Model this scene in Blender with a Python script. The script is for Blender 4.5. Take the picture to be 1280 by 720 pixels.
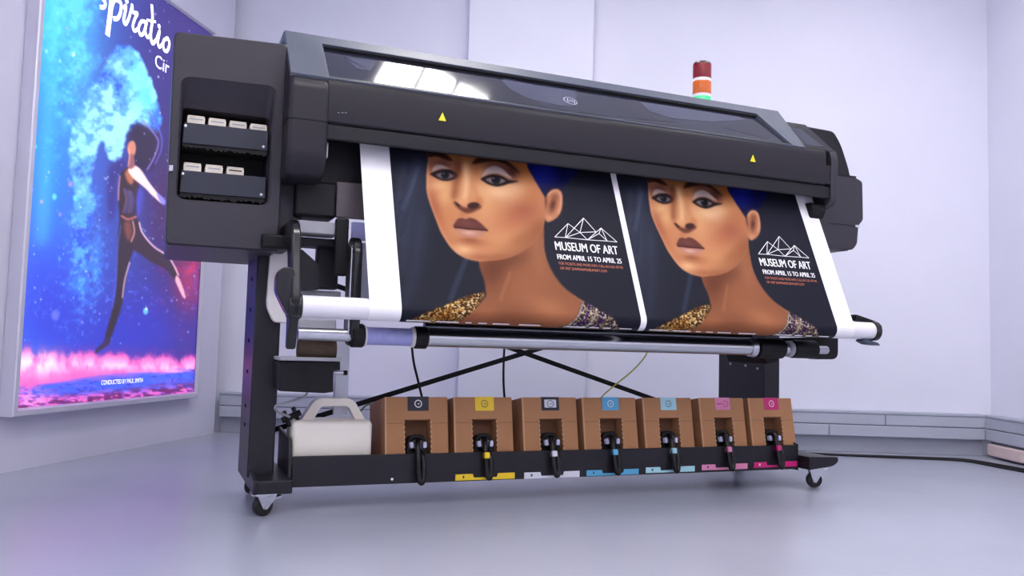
import bpy, bmesh, math, random
import numpy as np
from mathutils import Vector, Matrix
random.seed(7); rng = np.random.default_rng(7)
for o in list(bpy.data.objects): bpy.data.objects.remove(o)
scene = bpy.context.scene
COL = scene.collection

# ------------------------------------------------------------------ camera
F_PX, YAW, PIT, ROL = 1063.56, 0.39384, 0.06851, 0.02801
CAM = np.array([-1.29937, -2.68346, 0.52477])
_F = np.array([math.sin(YAW)*math.cos(PIT), math.cos(YAW)*math.cos(PIT), math.sin(PIT)])
_R0 = np.array([math.cos(YAW), -math.sin(YAW), 0.0]); _U0 = np.cross(_R0, _F)
_R = _R0*math.cos(ROL)+_U0*math.sin(ROL); _U = -_R0*math.sin(ROL)+_U0*math.cos(ROL)
cd = bpy.data.cameras.new('camera'); cd.sensor_width = 36.0; cd.lens = F_PX/1280*36.0
cd.clip_start = 0.05; cd.clip_end = 60
cam = bpy.data.objects.new('camera', cd); COL.objects.link(cam)
M = Matrix.Identity(4)
for i in range(3):
    M[i][0], M[i][1], M[i][2], M[i][3] = _R[i], _U[i], -_F[i], CAM[i]
cam.matrix_world = M
scene.camera = cam

# ------------------------------------------------------------------ world, exposure
w = bpy.data.worlds.new('world'); scene.world = w; w.use_nodes = True
w.node_tree.nodes['Background'].inputs[0].default_value = (0.80, 0.80, 1.0, 1)
w.node_tree.nodes['Background'].inputs[1].default_value = 0.3
vs = scene.view_settings
vs.view_transform = 'Standard'; vs.look = 'None'; vs.gamma = 1.0; vs.exposure = 0.0; vs.use_curve_mapping = False
LIGHT_STRENGTH = 25.0          # ceiling panels
POSTER_STRENGTH = 1.35        # backlit poster

# ------------------------------------------------------------------ projection helpers (used to measure real positions on real planes)
def ray(u, v): return _F+_R*(u-640)/F_PX+_U*(360-v)/F_PX
def at(u, v, y):
    d = ray(u, v); return CAM+d*(y-CAM[1])/d[1]
def aX(u, v, y): return float(at(u, v, y)[0])
def aZ(u, v, y): return float(at(u, v, y)[2])
def project(P):
    d = np.asarray(P, float)-CAM; z = d@_F
    return 640+F_PX*(d@_R)/z, 360-F_PX*(d@_U)/z

# ------------------------------------------------------------------ materials
def lin(c):
    c = np.asarray(c, float)/255.0
    return np.where(c <= 0.04045, c/12.92, ((c+0.055)/1.055)**2.4)
def L4(c): return tuple(float(x) for x in lin(c))+(1.0,)
MATS = {}
def mat(name, rgb, rough=0.5, metal=0.0, spec=0.5, coat=0.0, noise=0.0, nscale=40.0, bump=0.0, emit=0.0, trans=0.0, alpha=1.0, stretch=None, sub=0.0):
    m = bpy.data.materials.new(name); m.use_nodes = True
    nt = m.node_tree; b = nt.nodes['Principled BSDF']
    b.inputs['Base Color'].default_value = L4(rgb)
    b.inputs['Roughness'].default_value = rough; b.inputs['Metallic'].default_value = metal
    b.inputs['Specular IOR Level'].default_value = spec
    b.inputs['Coat Weight'].default_value = coat; b.inputs['Coat Roughness'].default_value = 0.08
    b.inputs['Transmission Weight'].default_value = trans; b.inputs['Alpha'].default_value = alpha
    if sub: b.inputs['Subsurface Weight'].default_value = sub; b.inputs['Subsurface Radius'].default_value = (.02,.02,.02)
    if emit:
        b.inputs['Emission Color'].default_value = L4(rgb); b.inputs['Emission Strength'].default_value = emit
    if noise or bump:
        tc = nt.nodes.new('ShaderNodeTexCoord'); n = nt.nodes.new('ShaderNodeTexNoise')
        n.inputs['Scale'].default_value = nscale; n.inputs['Detail'].default_value = 5
        if stretch:
            mp = nt.nodes.new('ShaderNodeMapping'); mp.inputs['Scale'].default_value = stretch
            nt.links.new(tc.outputs['Object'], mp.inputs['Vector']); nt.links.new(mp.outputs['Vector'], n.inputs['Vector'])
        else: nt.links.new(tc.outputs['Object'], n.inputs['Vector'])
        if noise:
            r = nt.nodes.new('ShaderNodeValToRGB'); r.color_ramp.elements[0].position = .3; r.color_ramp.elements[1].position = .7
            c = np.array(L4(rgb)); r.color_ramp.elements[0].color = tuple(c[:3]*(1-noise))+(1,); r.color_ramp.elements[1].color = tuple(np.minimum(1, c[:3]*(1+noise)))+(1,)
            nt.links.new(n.outputs['Fac'], r.inputs['Fac']); nt.links.new(r.outputs['Color'], b.inputs['Base Color'])
        if bump:
            bp = nt.nodes.new('ShaderNodeBump'); bp.inputs['Strength'].default_value = bump; bp.inputs['Distance'].default_value = 0.002
            nt.links.new(n.outputs['Fac'], bp.inputs['Height']); nt.links.new(bp.outputs['Normal'], b.inputs['Normal'])
    MATS[name] = m
    return m
def attr_mat(name, emit=0.0, rough=0.4, spec=0.4):
    m = bpy.data.materials.new(name); m.use_nodes = True; nt = m.node_tree; b = nt.nodes['Principled BSDF']
    a = nt.nodes.new('ShaderNodeVertexColor'); a.layer_name = 'print'
    b.inputs['Roughness'].default_value = rough; b.inputs['Specular IOR Level'].default_value = spec
    if emit:
        b.inputs['Base Color'].default_value = (.05, .05, .05, 1)
        nt.links.new(a.outputs['Color'], b.inputs['Emission Color']); b.inputs['Emission Strength'].default_value = emit
    else: nt.links.new(a.outputs['Color'], b.inputs['Base Color'])
    MATS[name] = m
    return m
mat('wall', (236, 236, 249), .75, noise=.015, nscale=3, bump=.05)
mat('wall_panel', (214, 213, 230), .6, noise=.02, nscale=4)
mat('ceiling', (240, 240, 245), .9, noise=.01, nscale=2)
mat('floor', (166, 169, 184), .27, spec=.5, noise=.05, nscale=1.6, bump=.015)
mat('trunking', (182, 186, 200), .5, noise=.02, nscale=6)
mat('plinth', (162, 165, 178), .6, noise=.02, nscale=6)
mat('seam', (120, 120, 135), .7, noise=.02)
mat('beige', (222, 200, 196), .6, noise=.02)
mat('dark_plastic', (36, 33, 40), .42, spec=.3, noise=.04, nscale=90, bump=.04)
mat('module_plastic', (55, 52, 60), .45, spec=.35, noise=.03, nscale=90, bump=.04)
mat('charcoal', (26, 24, 30), .5, spec=.3, noise=.04, nscale=60)
mat('satin_cover', (74, 80, 96), .48, spec=.6, coat=.0, noise=.02, nscale=40)
mat('black', (12, 11, 14), .5, spec=.3, noise=.05, nscale=50)
mat('black_gloss', (12, 11, 15), .25, spec=.5, coat=.15, noise=.03, nscale=50)
mat('leg_metal', (28, 25, 32), .42, spec=.4, noise=.04, nscale=70, bump=.03)
mat('recess', (20, 17, 20), .7, noise=.1, nscale=30)
mat('tray_plate', (50, 52, 64), .45, spec=.3, noise=.03, nscale=60)
mat('cream', (226, 217, 204), .5, noise=.03, nscale=40)
mat('chrome', (200, 200, 205), .18, metal=1.0, noise=.02)
mat('zinc', (205, 206, 214), .32, metal=1.0, noise=.03, nscale=30)
mat('steel', (196, 198, 202), .24, metal=1.0, noise=.04, nscale=20, stretch=(2, 60, 60))
mat('dark_steel', (120, 122, 126), .3, metal=1.0, noise=.04, nscale=20, stretch=(2, 60, 60))
mat('white_tube', (236, 233, 240), .38, noise=.01, nscale=20)
mat('white_plastic', (240, 234, 232), .4, noise=.01, sub=.1)
mat('jug_plastic', (255, 245, 230), .38, noise=.015, nscale=15, sub=.2)
mat('grey_plastic', (168, 168, 176), .5, noise=.02)
mat('pale_metal', (205, 208, 224), .4, noise=.02)
mat('paper', (250, 248, 252), .45, noise=.004, nscale=10)
mat('navy_print', (37, 38, 52), .4, noise=.05, nscale=12)
mat('text_white', (250, 250, 250), .4, noise=.005)
mat('text_orange', (206, 116, 82), .45, noise=.01)
mat('cardboard', (178, 127, 86), .75, noise=.05, nscale=60, bump=.06, stretch=(1, 1, 6))
mat('cardboard_edge', (205, 158, 118), .8, noise=.05, nscale=80)
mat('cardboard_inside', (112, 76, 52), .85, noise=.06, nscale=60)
mat('hose', (11, 10, 13), .28, spec=.35, noise=.03)
mat('pad', (205, 205, 235), .4, noise=.02)
mat('glass_dark', (34, 35, 48), .06, spec=.6, coat=.5, noise=.05, nscale=5)
mat('hill_dark', (26, 27, 36), .08, spec=.6, coat=.5, noise=.03)
mat('hill_pale', (66, 68, 88), .08, spec=.6, coat=.5, noise=.03)
mat('logo', (150, 150, 165), .4, noise=.02)
mat('warning', (238, 226, 40), .5, noise=.02)
mat('red_lens', (134, 10, 26), .15, spec=.5, coat=.3, noise=.25, nscale=300, emit=.06)
mat('amber_lens', (206, 98, 22), .15, spec=.5, coat=.3, noise=.2, nscale=300, emit=.15)
mat('green_lens', (60, 225, 140), .15, spec=.6, coat=.5, noise=.05, nscale=200, emit=.35)
mat('lens_cap', (60, 18, 26), .25, spec=.6, coat=.4, noise=.03)
mat('brown_roll', (70, 54, 40), .6, noise=.15, nscale=70)
mat('platen_grey', (96, 88, 92), .4, metal=.3, noise=.1, nscale=8, stretch=(1, 1, 4))
mat('spool', (170, 172, 226), .3, noise=.04, nscale=40)
mat('frame_alu', (214, 212, 226), .35, metal=.35, noise=.01)
mat('panel_light', (255, 252, 250), .5, emit=LIGHT_STRENGTH)
mat('light_frame', (225, 225, 228), .5, noise=.01)
mat('louvre', (150, 152, 160), .4, noise=.02)
mat('rubber', (14, 13, 15), .6, noise=.05)
mat('yellow_cable', (180, 186, 60), .5, noise=.02)
mat('green_lead', (70, 120, 60), .5, noise=.02)
mat('glow_white', (255, 255, 255), .5, emit=1.1)
attr_mat('portrait_ink', 0, .5, .12)
attr_mat('backlit_film', POSTER_STRENGTH, .35, .3)
SUPPLY = [('black', (22, 24, 38)), ('yellow', (246, 208, 38)), ('white', (226, 226, 236)), ('blue', (88, 172, 212)), ('pale cyan', (170, 218, 228)), ('pink', (226, 138, 178)), ('magenta', (206, 26, 116))]
for n_, c_ in SUPPLY: mat('ink_'+n_.replace(' ', '_'), c_, .45, noise=.01)
mat('mark_dark', (60, 70, 90), .5, noise=.01)

# ------------------------------------------------------------------ mesh helpers
def tot_off(p):
    v = Vector((0, 0, 0))
    while p is not None: v = v+p.location; p = p.parent
    return v
def thing(name, loc, label, cat, group=None, kind=None):
    o = bpy.data.objects.new(name, None); COL.objects.link(o); o.empty_display_size = .05
    o.location = loc; o['label'] = label; o['category'] = cat
    if group: o['group'] = group
    if kind: o['kind'] = kind
    return o
def tag(o, label=None, cat=None, group=None, kind=None):
    if label: o['label'] = label
    if cat: o['category'] = cat
    if group: o['group'] = group
    if kind: o['kind'] = kind
    return o
def done(name, bm, m, parent=None, bevel=0.0, seg=2, ang=35, local=False, label=None, smooth=True):
    """link a bmesh (built in world coordinates unless local) as one mesh object"""
    bmesh.ops.recalc_face_normals(bm, faces=bm.faces)
    if parent is not None and not local:
        bmesh.ops.translate(bm, verts=bm.verts, vec=-tot_off(parent))
    me = bpy.data.meshes.new(name); bm.to_mesh(me); bm.free()
    me.materials.append(MATS[m])
    if smooth:
        me.polygons.foreach_set('use_smooth', [True]*len(me.polygons)); me.set_sharp_from_angle(angle=math.radians(ang))
    o = bpy.data.objects.new(name, me); COL.objects.link(o)
    if parent is not None: o.parent = parent
    if bevel:
        b = o.modifiers.new('bevel', 'BEVEL'); b.width = bevel; b.segments = seg; b.limit_method = 'ANGLE'; b.angle_limit = math.radians(30)
        b.harden_normals = False
    if label: o['label'] = label
    return o
def box(bm, x0, x1, y0, y1, z0, z1, rot=None):
    vs = [bm.verts.new((x, y, z)) for x in (x0, x1) for y in (y0, y1) for z in (z0, z1)]
    for f in ((0,1,3,2),(4,6,7,5),(0,4,5,1),(2,3,7,6),(0,2,6,4),(1,5,7,3)): bm.faces.new([vs[i] for i in f])
    return vs
def prism(bm, pts, d, cap=True):
    """closed polygon of 3-D points swept by vector d"""
    a = [bm.verts.new(p) for p in pts]; b = [bm.verts.new((p[0]+d[0], p[1]+d[1], p[2]+d[2])) for p in pts]
    n = len(pts)
    for i in range(n): bm.faces.new((a[i], a[(i+1) % n], b[(i+1) % n], b[i]))
    if cap:
        bm.faces.new(a); bm.faces.new(b[::-1])
def prism_y(bm, xz, y0, y1): prism(bm, [(x, y0, z) for x, z in xz], (0, y1-y0, 0))
def prism_x(bm, yz, x0, x1): prism(bm, [(x0, y, z) for y, z in yz], (x1-x0, 0, 0))
def prism_z(bm, xy, z0, z1): prism(bm, [(x, y, z0) for x, y in xy], (0, 0, z1-z0))
def skin(bm, loops, cap0=False, cap1=False):
    L = [[bm.verts.new(p) for p in lp] for lp in loops]; n = len(L[0])
    for a, b in zip(L[:-1], L[1:]):
        for i in range(n): bm.faces.new((a[i], a[(i+1) % n], b[(i+1) % n], b[i]))
    if cap0: bm.faces.new(L[0])
    if cap1: bm.faces.new(L[-1][::-1])
def fillet(pts, r, n=5):
    """round the corners of a 2-D polygon"""
    out = []; N = len(pts)
    for i in range(N):
        p = np.array(pts[i], float); a = np.array(pts[i-1], float)-p; b = np.array(pts[(i+1) % N], float)-p
        rr = r[i] if isinstance(r, (list, tuple)) else r
        la, lb = np.linalg.norm(a), np.linalg.norm(b); a /= la; b /= lb
        k = min(rr, la*.45, lb*.45); s, e = p+a*k, p+b*k
        for j in range(n+1):
            t = j/n; out.append(tuple((1-t)**2*s+2*t*(1-t)*p+t*t*e))
    return out
def frame_of(d):
    d = Vector(d).normalized(); u = Vector((0, 0, 1)) if abs(d.z) < .9 else Vector((1, 0, 0))
    a = d.cross(u).normalized(); return d, a, d.cross(a).normalized()
def cyl(bm, p0, p1, r, seg=24, r1=None, cap=True):
    p0, p1 = Vector(p0), Vector(p1); d, a, b = frame_of(p1-p0); r1 = r if r1 is None else r1
    A = [p0+(a*math.cos(t)+b*math.sin(t))*r for t in [2*math.pi*i/seg for i in range(seg)]]
    B = [p1+(a*math.cos(t)+b*math.sin(t))*r1 for t in [2*math.pi*i/seg for i in range(seg)]]
    skin(bm, [A, B], cap, cap)
def lathe(bm, prof, o, d, seg=28):
    """prof: (distance along d, radius)"""
    d, a, b = frame_of(d); o = Vector(o)
    skin(bm, [[o+d*h+(a*math.cos(2*math.pi*i/seg)+b*math.sin(2*math.pi*i/seg))*max(r, 1e-4) for i in range(seg)] for h, r in prof], True, True)
def crom(pts, n=6, closed=False):
    P = [np.array(p, float) for p in pts]; out = []; N = len(P)
    rngi = range(N) if closed else range(N-1)
    for i in rngi:
        p0 = P[i-1] if (i > 0 or closed) else P[0]*2-P[1]; p1 = P[i]; p2 = P[(i+1) % N]
        p3 = P[(i+2) % N] if (closed or i+2 < N) else P[-1]*2-P[-2]
        for k in range(n):
            t = k/n; out.append(.5*((2*p1)+(-p0+p2)*t+(2*p0-5*p1+4*p2-p3)*t*t+(-p0+3*p1-3*p2+p3)*t**3))
    if not closed: out.append(P[-1])
    return out
def tube(bm, path, r, seg=10, smooth=6, flat=None):
    P = [Vector(tuple(p)) for p in (crom(path, smooth) if smooth else path)]
    loops = []; prev = None
    for i, p in enumerate(P):
        d = (P[min(i+1, len(P)-1)]-P[max(i-1, 0)]).normalized()
        if prev is None: _, a, b = frame_of(d)
        else:
            a = (prev-d*prev.dot(d)).normalized(); b = d.cross(a).normalized()
        prev = a; rr = r(i/(len(P)-1)) if callable(r) else r
        loops.append([p+(a*math.cos(2*math.pi*k/seg)+b*math.sin(2*math.pi*k/seg))*rr for k in range(seg)])
    skin(bm, loops, True, True)
def B(): return bmesh.new()
def copy_tree(o, parent=None):
    c = o.copy(); COL.objects.link(c); c.parent = parent
    for ch in list(o.children): copy_tree(ch, c)
    return c
def text_bm(s, org, ux, uz, width, height, bold=0.0, shear=0.0):
    """flat lettering: string fitted to width x height at org, along unit vectors ux (reading) and uz (up)"""
    cu = bpy.data.curves.new('t', 'FONT'); cu.body = s; cu.shear = shear; cu.resolution_u = 3
    ob = bpy.data.objects.new('t', cu); COL.objects.link(ob)
    dg = bpy.context.evaluated_depsgraph_get(); me = bpy.data.meshes.new_from_object(ob.evaluated_get(dg))
    bpy.data.objects.remove(ob); bpy.data.curves.remove(cu)
    bm = B(); bm.from_mesh(me); bpy.data.meshes.remove(me)
    xs = [v.co.x for v in bm.verts]; ys = [v.co.y for v in bm.verts]
    x0, x1, y0, y1 = min(xs), max(xs), min(ys), max(ys)
    ux, uz, org = Vector(ux), Vector(uz), Vector(org)
    bo = bold*height; nv = ux.cross(uz).normalized(); base = list(bm.verts); geo = list(bm.verts)+list(bm.edges)+list(bm.faces)
    for v in base: v.co = org+ux*(bo+(v.co.x-x0)/(x1-x0)*(width-2*bo))+uz*((v.co.y-y0)/(y1-y0)*height)
    if bold:
        for k_ in (-1, 1):                     # heavier strokes: the outline laid twice more, a hair apart
            d = bmesh.ops.duplicate(bm, geom=geo); nvs = [g for g in d['geom'] if isinstance(g, bmesh.types.BMVert)]
            bmesh.ops.translate(bm, verts=nvs, vec=ux*bo*k_+nv*.00012*(k_+2))
    return bm
def ribbon(bm, pts, wid, nrm, cyc=False):
    """flat stroke of width wid along 3-D points lying in a plane of normal nrm"""
    P = [Vector(tuple(p)) for p in pts]; nrm = Vector(nrm); Lf, Rt = [], []
    for i, p in enumerate(P):
        d = (P[min(i+1, len(P)-1)]-P[max(i-1, 0)]); s = d.cross(nrm).normalized()*wid/2
        Lf.append(bm.verts.new(p+s)); Rt.append(bm.verts.new(p-s))
    for i in range(len(P)-1): bm.faces.new((Lf[i], Lf[i+1], Rt[i+1], Rt[i]))

# ------------------------------------------------------------------ painter: prints are painted into arrays, then stored as colours of a fine mesh
def sm_blur(m, r):
    if r < .5: return m
    for ax in (0, 1):
        for _ in range(3):
            k = max(1, int(round(r))); p = np.pad(m, [(k+1, k) if a == ax else (0, 0) for a in (0, 1)], mode='edge')
            cs = np.cumsum(p, axis=ax); n = 2*k+1
            m = (np.take(cs, range(n, cs.shape[ax]), axis=ax)-np.take(cs, range(0, cs.shape[ax]-n), axis=ax))/n
    return m
class Paint:
    def __init__(s, u0, u1, v0, v1, ss, bg):
        s.u0, s.v0, s.ss = u0, v0, ss; s.W, s.H = int((u1-u0)*ss), int((v1-v0)*ss)
        s.uu, s.vv = np.meshgrid(u0+(np.arange(s.W)+.5)/ss, v0+(np.arange(s.H)+.5)/ss)
        s.img = np.ones((s.H, s.W, 3))*np.array(bg, float)
    def poly(s, pts, smooth=5, blur=.6):
        if smooth: pts = crom(pts, smooth, True)
        m = np.zeros((s.H, s.W), bool); P = np.array([tuple(p) for p in pts]); Q = np.roll(P, -1, 0)
        r0 = max(0, int((P[:, 1].min()-s.v0)*s.ss)-1); r1 = min(s.H, int((P[:, 1].max()-s.v0)*s.ss)+2)
        c0 = max(0, int((P[:, 0].min()-s.u0)*s.ss)-1); c1 = min(s.W, int((P[:, 0].max()-s.u0)*s.ss)+2)
        if r1 <= r0 or c1 <= c0: return m.astype(float)
        U, V = s.uu[r0:r1, c0:c1], s.vv[r0:r1, c0:c1]; sub = m[r0:r1, c0:c1]
        for (x0, y0), (x1, y1) in zip(P, Q):
            if y0 == y1: continue
            cr = ((y0 > V) != (y1 > V)) & (U < (x1-x0)*(V-y0)/(y1-y0)+x0); sub ^= cr
        return sm_blur(m.astype(float), blur*s.ss)
    def blob(s, cx, cy, rx, ry, rot=0.0, p=1.0):
        c, n = math.cos(rot), math.sin(rot); a = ((s.uu-cx)*c+(s.vv-cy)*n)/rx; b = (-(s.uu-cx)*n+(s.vv-cy)*c)/ry
        return np.exp(-(a*a+b*b)**p)
    def line(s, pts, wid, blur=.4):
        P = crom(pts, 6) if len(pts) > 2 else [np.array(p, float) for p in pts]; d = np.full((s.H, s.W), 1e9)
        for a, b in zip(P[:-1], P[1:]):
            e = b-a; L = e@e+1e-9; t = np.clip(((s.uu-a[0])*e[0]+(s.vv-a[1])*e[1])/L, 0, 1)
            d = np.minimum(d, (s.uu-a[0]-t*e[0])**2+(s.vv-a[1]-t*e[1])**2)
        return sm_blur(np.clip((wid/2-np.sqrt(d))*s.ss+.5, 0, 1), blur*s.ss)
    def put(s, mask, col, a=1.0, clip=None):
        m = mask*a
        if clip is not None: m = m*clip
        col = np.asarray(col, float)
        s.img += (col-s.img)*m[..., None]
    def noise(s, scale, seed=0, octs=4, sx=1.0, sy=1.0):
        out = np.zeros((s.H, s.W)); amp = 1; tot = 0
        for o in range(octs):
            k = scale/(2**o); gx, gy = (s.uu-s.u0)/(k*sx), (s.vv-s.v0)/(k*sy)
            r = np.random.default_rng(seed*17+o); G = r.random((int(gy.max())+3, int(gx.max())+3))
            ix, iy = gx.astype(int), gy.astype(int); fx, fy = gx-ix, gy-iy; fx = fx*fx*(3-2*fx); fy = fy*fy*(3-2*fy)
            out += amp*((G[iy, ix]*(1-fx)+G[iy, ix+1]*fx)*(1-fy)+(G[iy+1, ix]*(1-fx)+G[iy+1, ix+1]*fx)*fy); tot += amp; amp *= .55
        return out/tot
    def sample(s, u, v):
        x = np.clip((u-s.u0)*s.ss-.5, 0, s.W-1.001); y = np.clip((v-s.v0)*s.ss-.5, 0, s.H-1.001)
        ix, iy = x.astype(int), y.astype(int); fx, fy = (x-ix)[..., None], (y-iy)[..., None]; I = s.img
        return (I[iy, ix]*(1-fx)+I[iy, ix+1]*fx)*(1-fy)+(I[iy+1, ix]*(1-fx)+I[iy+1, ix+1]*fx)*fy
def grid_mesh(name, P, rgb, gain=1.0):
    """P: (rows, cols, 3) points, rgb: matching sRGB 0-255 colours"""
    h, wd = P.shape[:2]; me = bpy.data.meshes.new(name)
    idx = np.arange(h*wd).reshape(h, wd); q = np.stack([idx[:-1, :-1], idx[:-1, 1:], idx[1:, 1:], idx[1:, :-1]], -1).reshape(-1, 4)
    me.vertices.add(h*wd); me.vertices.foreach_set('co', P.reshape(-1).astype(np.float32))
    me.loops.add(q.size); me.loops.foreach_set('vertex_index', q.reshape(-1).astype(np.int32))
    me.polygons.add(len(q)); me.polygons.foreach_set('loop_start', (np.arange(len(q))*4).astype(np.int32))
    me.polygons.foreach_set('use_smooth', np.ones(len(q), bool))
    me.update(calc_edges=True)
    a = me.color_attributes.new('print', 'FLOAT_COLOR', 'POINT')
    c = np.ones((h*wd, 4), np.float32); c[:, :3] = lin(np.clip(rgb.reshape(-1, 3), 0, 255))*gain; a.data.foreach_set('color', c.reshape(-1))
    return me

# ================================================================== the room
WN = np.array([0.41132, 0.91149, 0]); WT = np.array([0.91149, -0.41132, 0]); WD = 1.8196
PT = np.array([0.52690, 0.84993, 0]); PN = np.array([0.84993, -0.52690, 0]); PO = np.array([-0.95837, 2.37176, 0])
def wp(t, off, z): p = WN*(WD-off)+WT*t; return (p[0], p[1], z)           # point in the back wall's frame
def pp(s, off, z): p = PO+PT*s+PN*off; return (p[0], p[1], z)             # point in the light box wall's frame
T0, T1 = -1.90, 2.435; H = 3.0
cBL = wp(T0, 0, 0); cBR = wp(T1, 0, 0); cFR = wp(T1, 7.0, 0); cFL = pp(-6.5, 0, 0)
def struct(name, bm, m, parent=None, **k):
    o = done(name, bm, m, parent, **k)
    if parent is None: o['kind'] = 'structure'
    return o
bm = B(); prism_z(bm, [(-8, -9), (8, -9), (8, 5), (-8, 5)], -.1, 0); struct('floor', bm, 'floor')
bm = B(); prism_z(bm, [(-8, -9), (8, -9), (8, 5), (-8, 5)], H, H+.1); struct('ceiling', bm, 'ceiling')
def wall_prism(bm, t0, t1, o0, o1, z0, z1):
    prism(bm, [wp(t0, o0, z0), wp(t1, o0, z0), wp(t1, o1, z0), wp(t0, o1, z0)], (0, 0, z1-z0))
bm = B(); wall_prism(bm, T0-.3, T1+.12, 0, -.12, 0, H); wb = struct('wall_back', bm, 'wall')
bm = B(); wall_prism(bm, -.509, .199, .1, .001, 0, H); done('pilaster', bm, 'wall', wb, bevel=.006)
bm = B(); wall_prism(bm, T1, T1+.12, .0, 7.0, 0, H); wr = struct('wall_right', bm, 'wall')
bm = B(); prism(bm, [pp(-.035, 0, 0), pp(-.035, -.14, 0), pp(-6.5, -.14, 0), pp(-6.5, 0, 0)], (0, 0, H)); wl = struct('wall_left', bm, 'wall_panel')
a, b = np.array(cFL), np.array(cFR); e = (b-a)/np.linalg.norm(b-a); nn_ = np.array([e[1], -e[0], 0])
bm = B(); prism(bm, [tuple(a-e*.1), tuple(b+e*.1), tuple(b+e*.1+nn_*.12), tuple(a-e*.1+nn_*.12)], (0, 0, H)); struct('wall_front', bm, 'wall')

def trunking(name, spans, fn):
    """cable trunking along a wall: plinth, two covers, joints; fn(t, off, z) gives points"""
    root = None
    def bar(t0, t1, o0, o1, z0, z1):
        bm = B(); prism(bm, [fn(t0, o0, z0), fn(t1, o0, z0), fn(t1, o1, z0), fn(t0, o1, z0)], (0, 0, z1-z0)); return bm
    for (t0, t1, seams) in spans:
        if root is None:
            root = done(name, bar(t0, t1, .034, .0005, .0, .088), 'plinth', bevel=.002); root['kind'] = 'structure'
        else: done('plinth', bar(t0, t1, .034, .0005, .0, .088), 'plinth', root, bevel=.002)
        done('lower_cover', bar(t0, t1, .066, .0005, .0885, .149), 'trunking', root, bevel=.004)
        done('upper_cover', bar(t0, t1, .066, .0005, .153, .212), 'trunking', root, bevel=.004)
        done('cover_joint', bar(t0, t1, .060, .001, .149, .153), 'seam', root)
        done('top_cap', bar(t0, t1, .070, .0005, .212, .226), 'trunking', root, bevel=.003)
        for s, z0, z1 in seams: done('joint_strip', bar(s-.003, s+.003, .0675, .05, z0, z1), 'seam', root)
    return root
trunking('baseboard_back', [(-1.84, -.512, []), (.202, 2.37, [(1.834, .155, .21), (1.53, .092, .147), (1.30, .01, .085)])], wp)
trunking('baseboard_right', [(.068, 6.8, [(.5, .155, .21)])], lambda t, off, z: wp(T1-off, t, z))
# beige floor socket box on the right wall's plinth
bm = B(); prism(bm, [wp(T1-.036, .1, .012), wp(T1-.075, .1, .012), wp(T1-.075, .42, .012), wp(T1-.036, .42, .012)], (0, 0, .062))
so = done('socket_box', bm, 'beige', bevel=.006); tag(so, 'small beige socket box low on the right wall', 'socket')
# small dark smudge line and socket seen behind the left end of the back wall
bm = B(); prism(bm, [wp(1.27, .067, .105), wp(1.33, .067, .105), wp(1.33, .075, .105), wp(1.27, .075, .105)], (0, 0, .05))
so = done('wall_socket', bm, 'cream', bevel=.004); tag(so, 'small cream socket on the trunking behind the magenta carton', 'socket')
bm = B(); c0 = wp(1.30, .0752, .13); cyl(bm, c0, tuple(np.array(c0)-WN*.003), .012); done('outlet', bm, 'grey_plastic', so)

# ceiling lights in the room's grid
corner = np.array([-.244, .724, 0]); g0 = corner+WT*.3-WN*.3
def ceiling_light(c, lab):
    root = thing('ceiling_light', (c[0], c[1], H), lab, 'light', 'recessed square ceiling lights')
    def R4(h, k=0.0): return [tuple(c+WT*a*h+WN*b*h)[:2] for a, b in ((-1, -1), (1, -1), (1, 1), (-1, 1))]
    bm = B(); prism_z(bm, R4(.285), H-.012, H-.004); done('diffuser', bm, 'panel_light', root)
    bm = B(); skin(bm, [[(*p, H-.001) for p in R4(.31)], [(*p, H-.022) for p in R4(.31)], [(*p, H-.022) for p in R4(.285)], [(*p, H-.001) for p in R4(.285)]]); done('frame', bm, 'light_frame', root)
    for k in (-1, 1):
        bm = B(); q = c+WT*.095*k
        prism_z(bm, [tuple(q+WT*a*.012+WN*b*.284)[:2] for a, b in ((-1, -1), (1, -1), (1, 1), (-1, 1))], H-.024, H-.0125); done('louvre', bm, 'louvre', root)
    for k in (-1, 0, 1):
        bm = B(); q = c+WN*.142*k
        prism_z(bm, [tuple(q+WT*a*.284+WN*b*.009)[:2] for a, b in ((-1, -1), (1, -1), (1, 1), (-1, 1))], H-.030, H-.0245); done('louvre', bm, 'louvre', root)
    return root
k = 0
for i in (-1, 0, 1):
    for j in (-3, -2, -1, 0):
        c = g0+WT*(1.75*i)+WN*(1.75*j)
        if (c-PO)@PN < .5 or c@WT > T1-.4: continue
        row = ['in the row nearest the back wall', 'in the second row from the back wall', 'in the third row from the back wall', 'in the row farthest from the back wall'][-j]
        colm = {-1: 'left', 0: 'middle', 1: 'right'}[i]
        ceiling_light(c, f'{colm} square white ceiling light {row}')

# ================================================================== the printer
PR = thing('large_format_printer', (0, 0, 0), 'large dark grey wide-format printer on a wheeled stand, printing two portraits', 'printer')
YF = -.20                                   # front face of the beam
# ---- left module with its recessed cartridge bay
def y3(pts, y): return [(x, y, z) for x, z in pts]
o_ = fillet([(-1.297, 1.402), (-.978, 1.415), (-.978, .785), (-1.289, .785)], [.02, .01, .01, .012], 4)
r0 = fillet([(-1.272, 1.274), (-1.004, 1.281), (-1.008, .916), (-1.270, .912)], .03, 4)
r1 = fillet([(-1.266, 1.266), (-1.011, 1.272), (-1.014, .921), (-1.266, .918)], .025, 4)
r2 = fillet([(-1.262, 1.196), (-1.019, 1.196), (-1.019, .927), (-1.264, .923)], .012, 4)
oi = fillet([(-1.292, 1.397), (-.983, 1.410), (-.983, .790), (-1.284, .790)], [.02, .01, .01, .012], 4)
bm = B(); skin(bm, [y3(o_, .42), y3(o_, -.092), y3(oi, -.1), y3(r0, -.1), y3(r1, -.093), y3(r2, -.045), y3(r2, .05)], True, False)
LM = done('left_module', bm, 'module_plastic', PR, ang=25)
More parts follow.
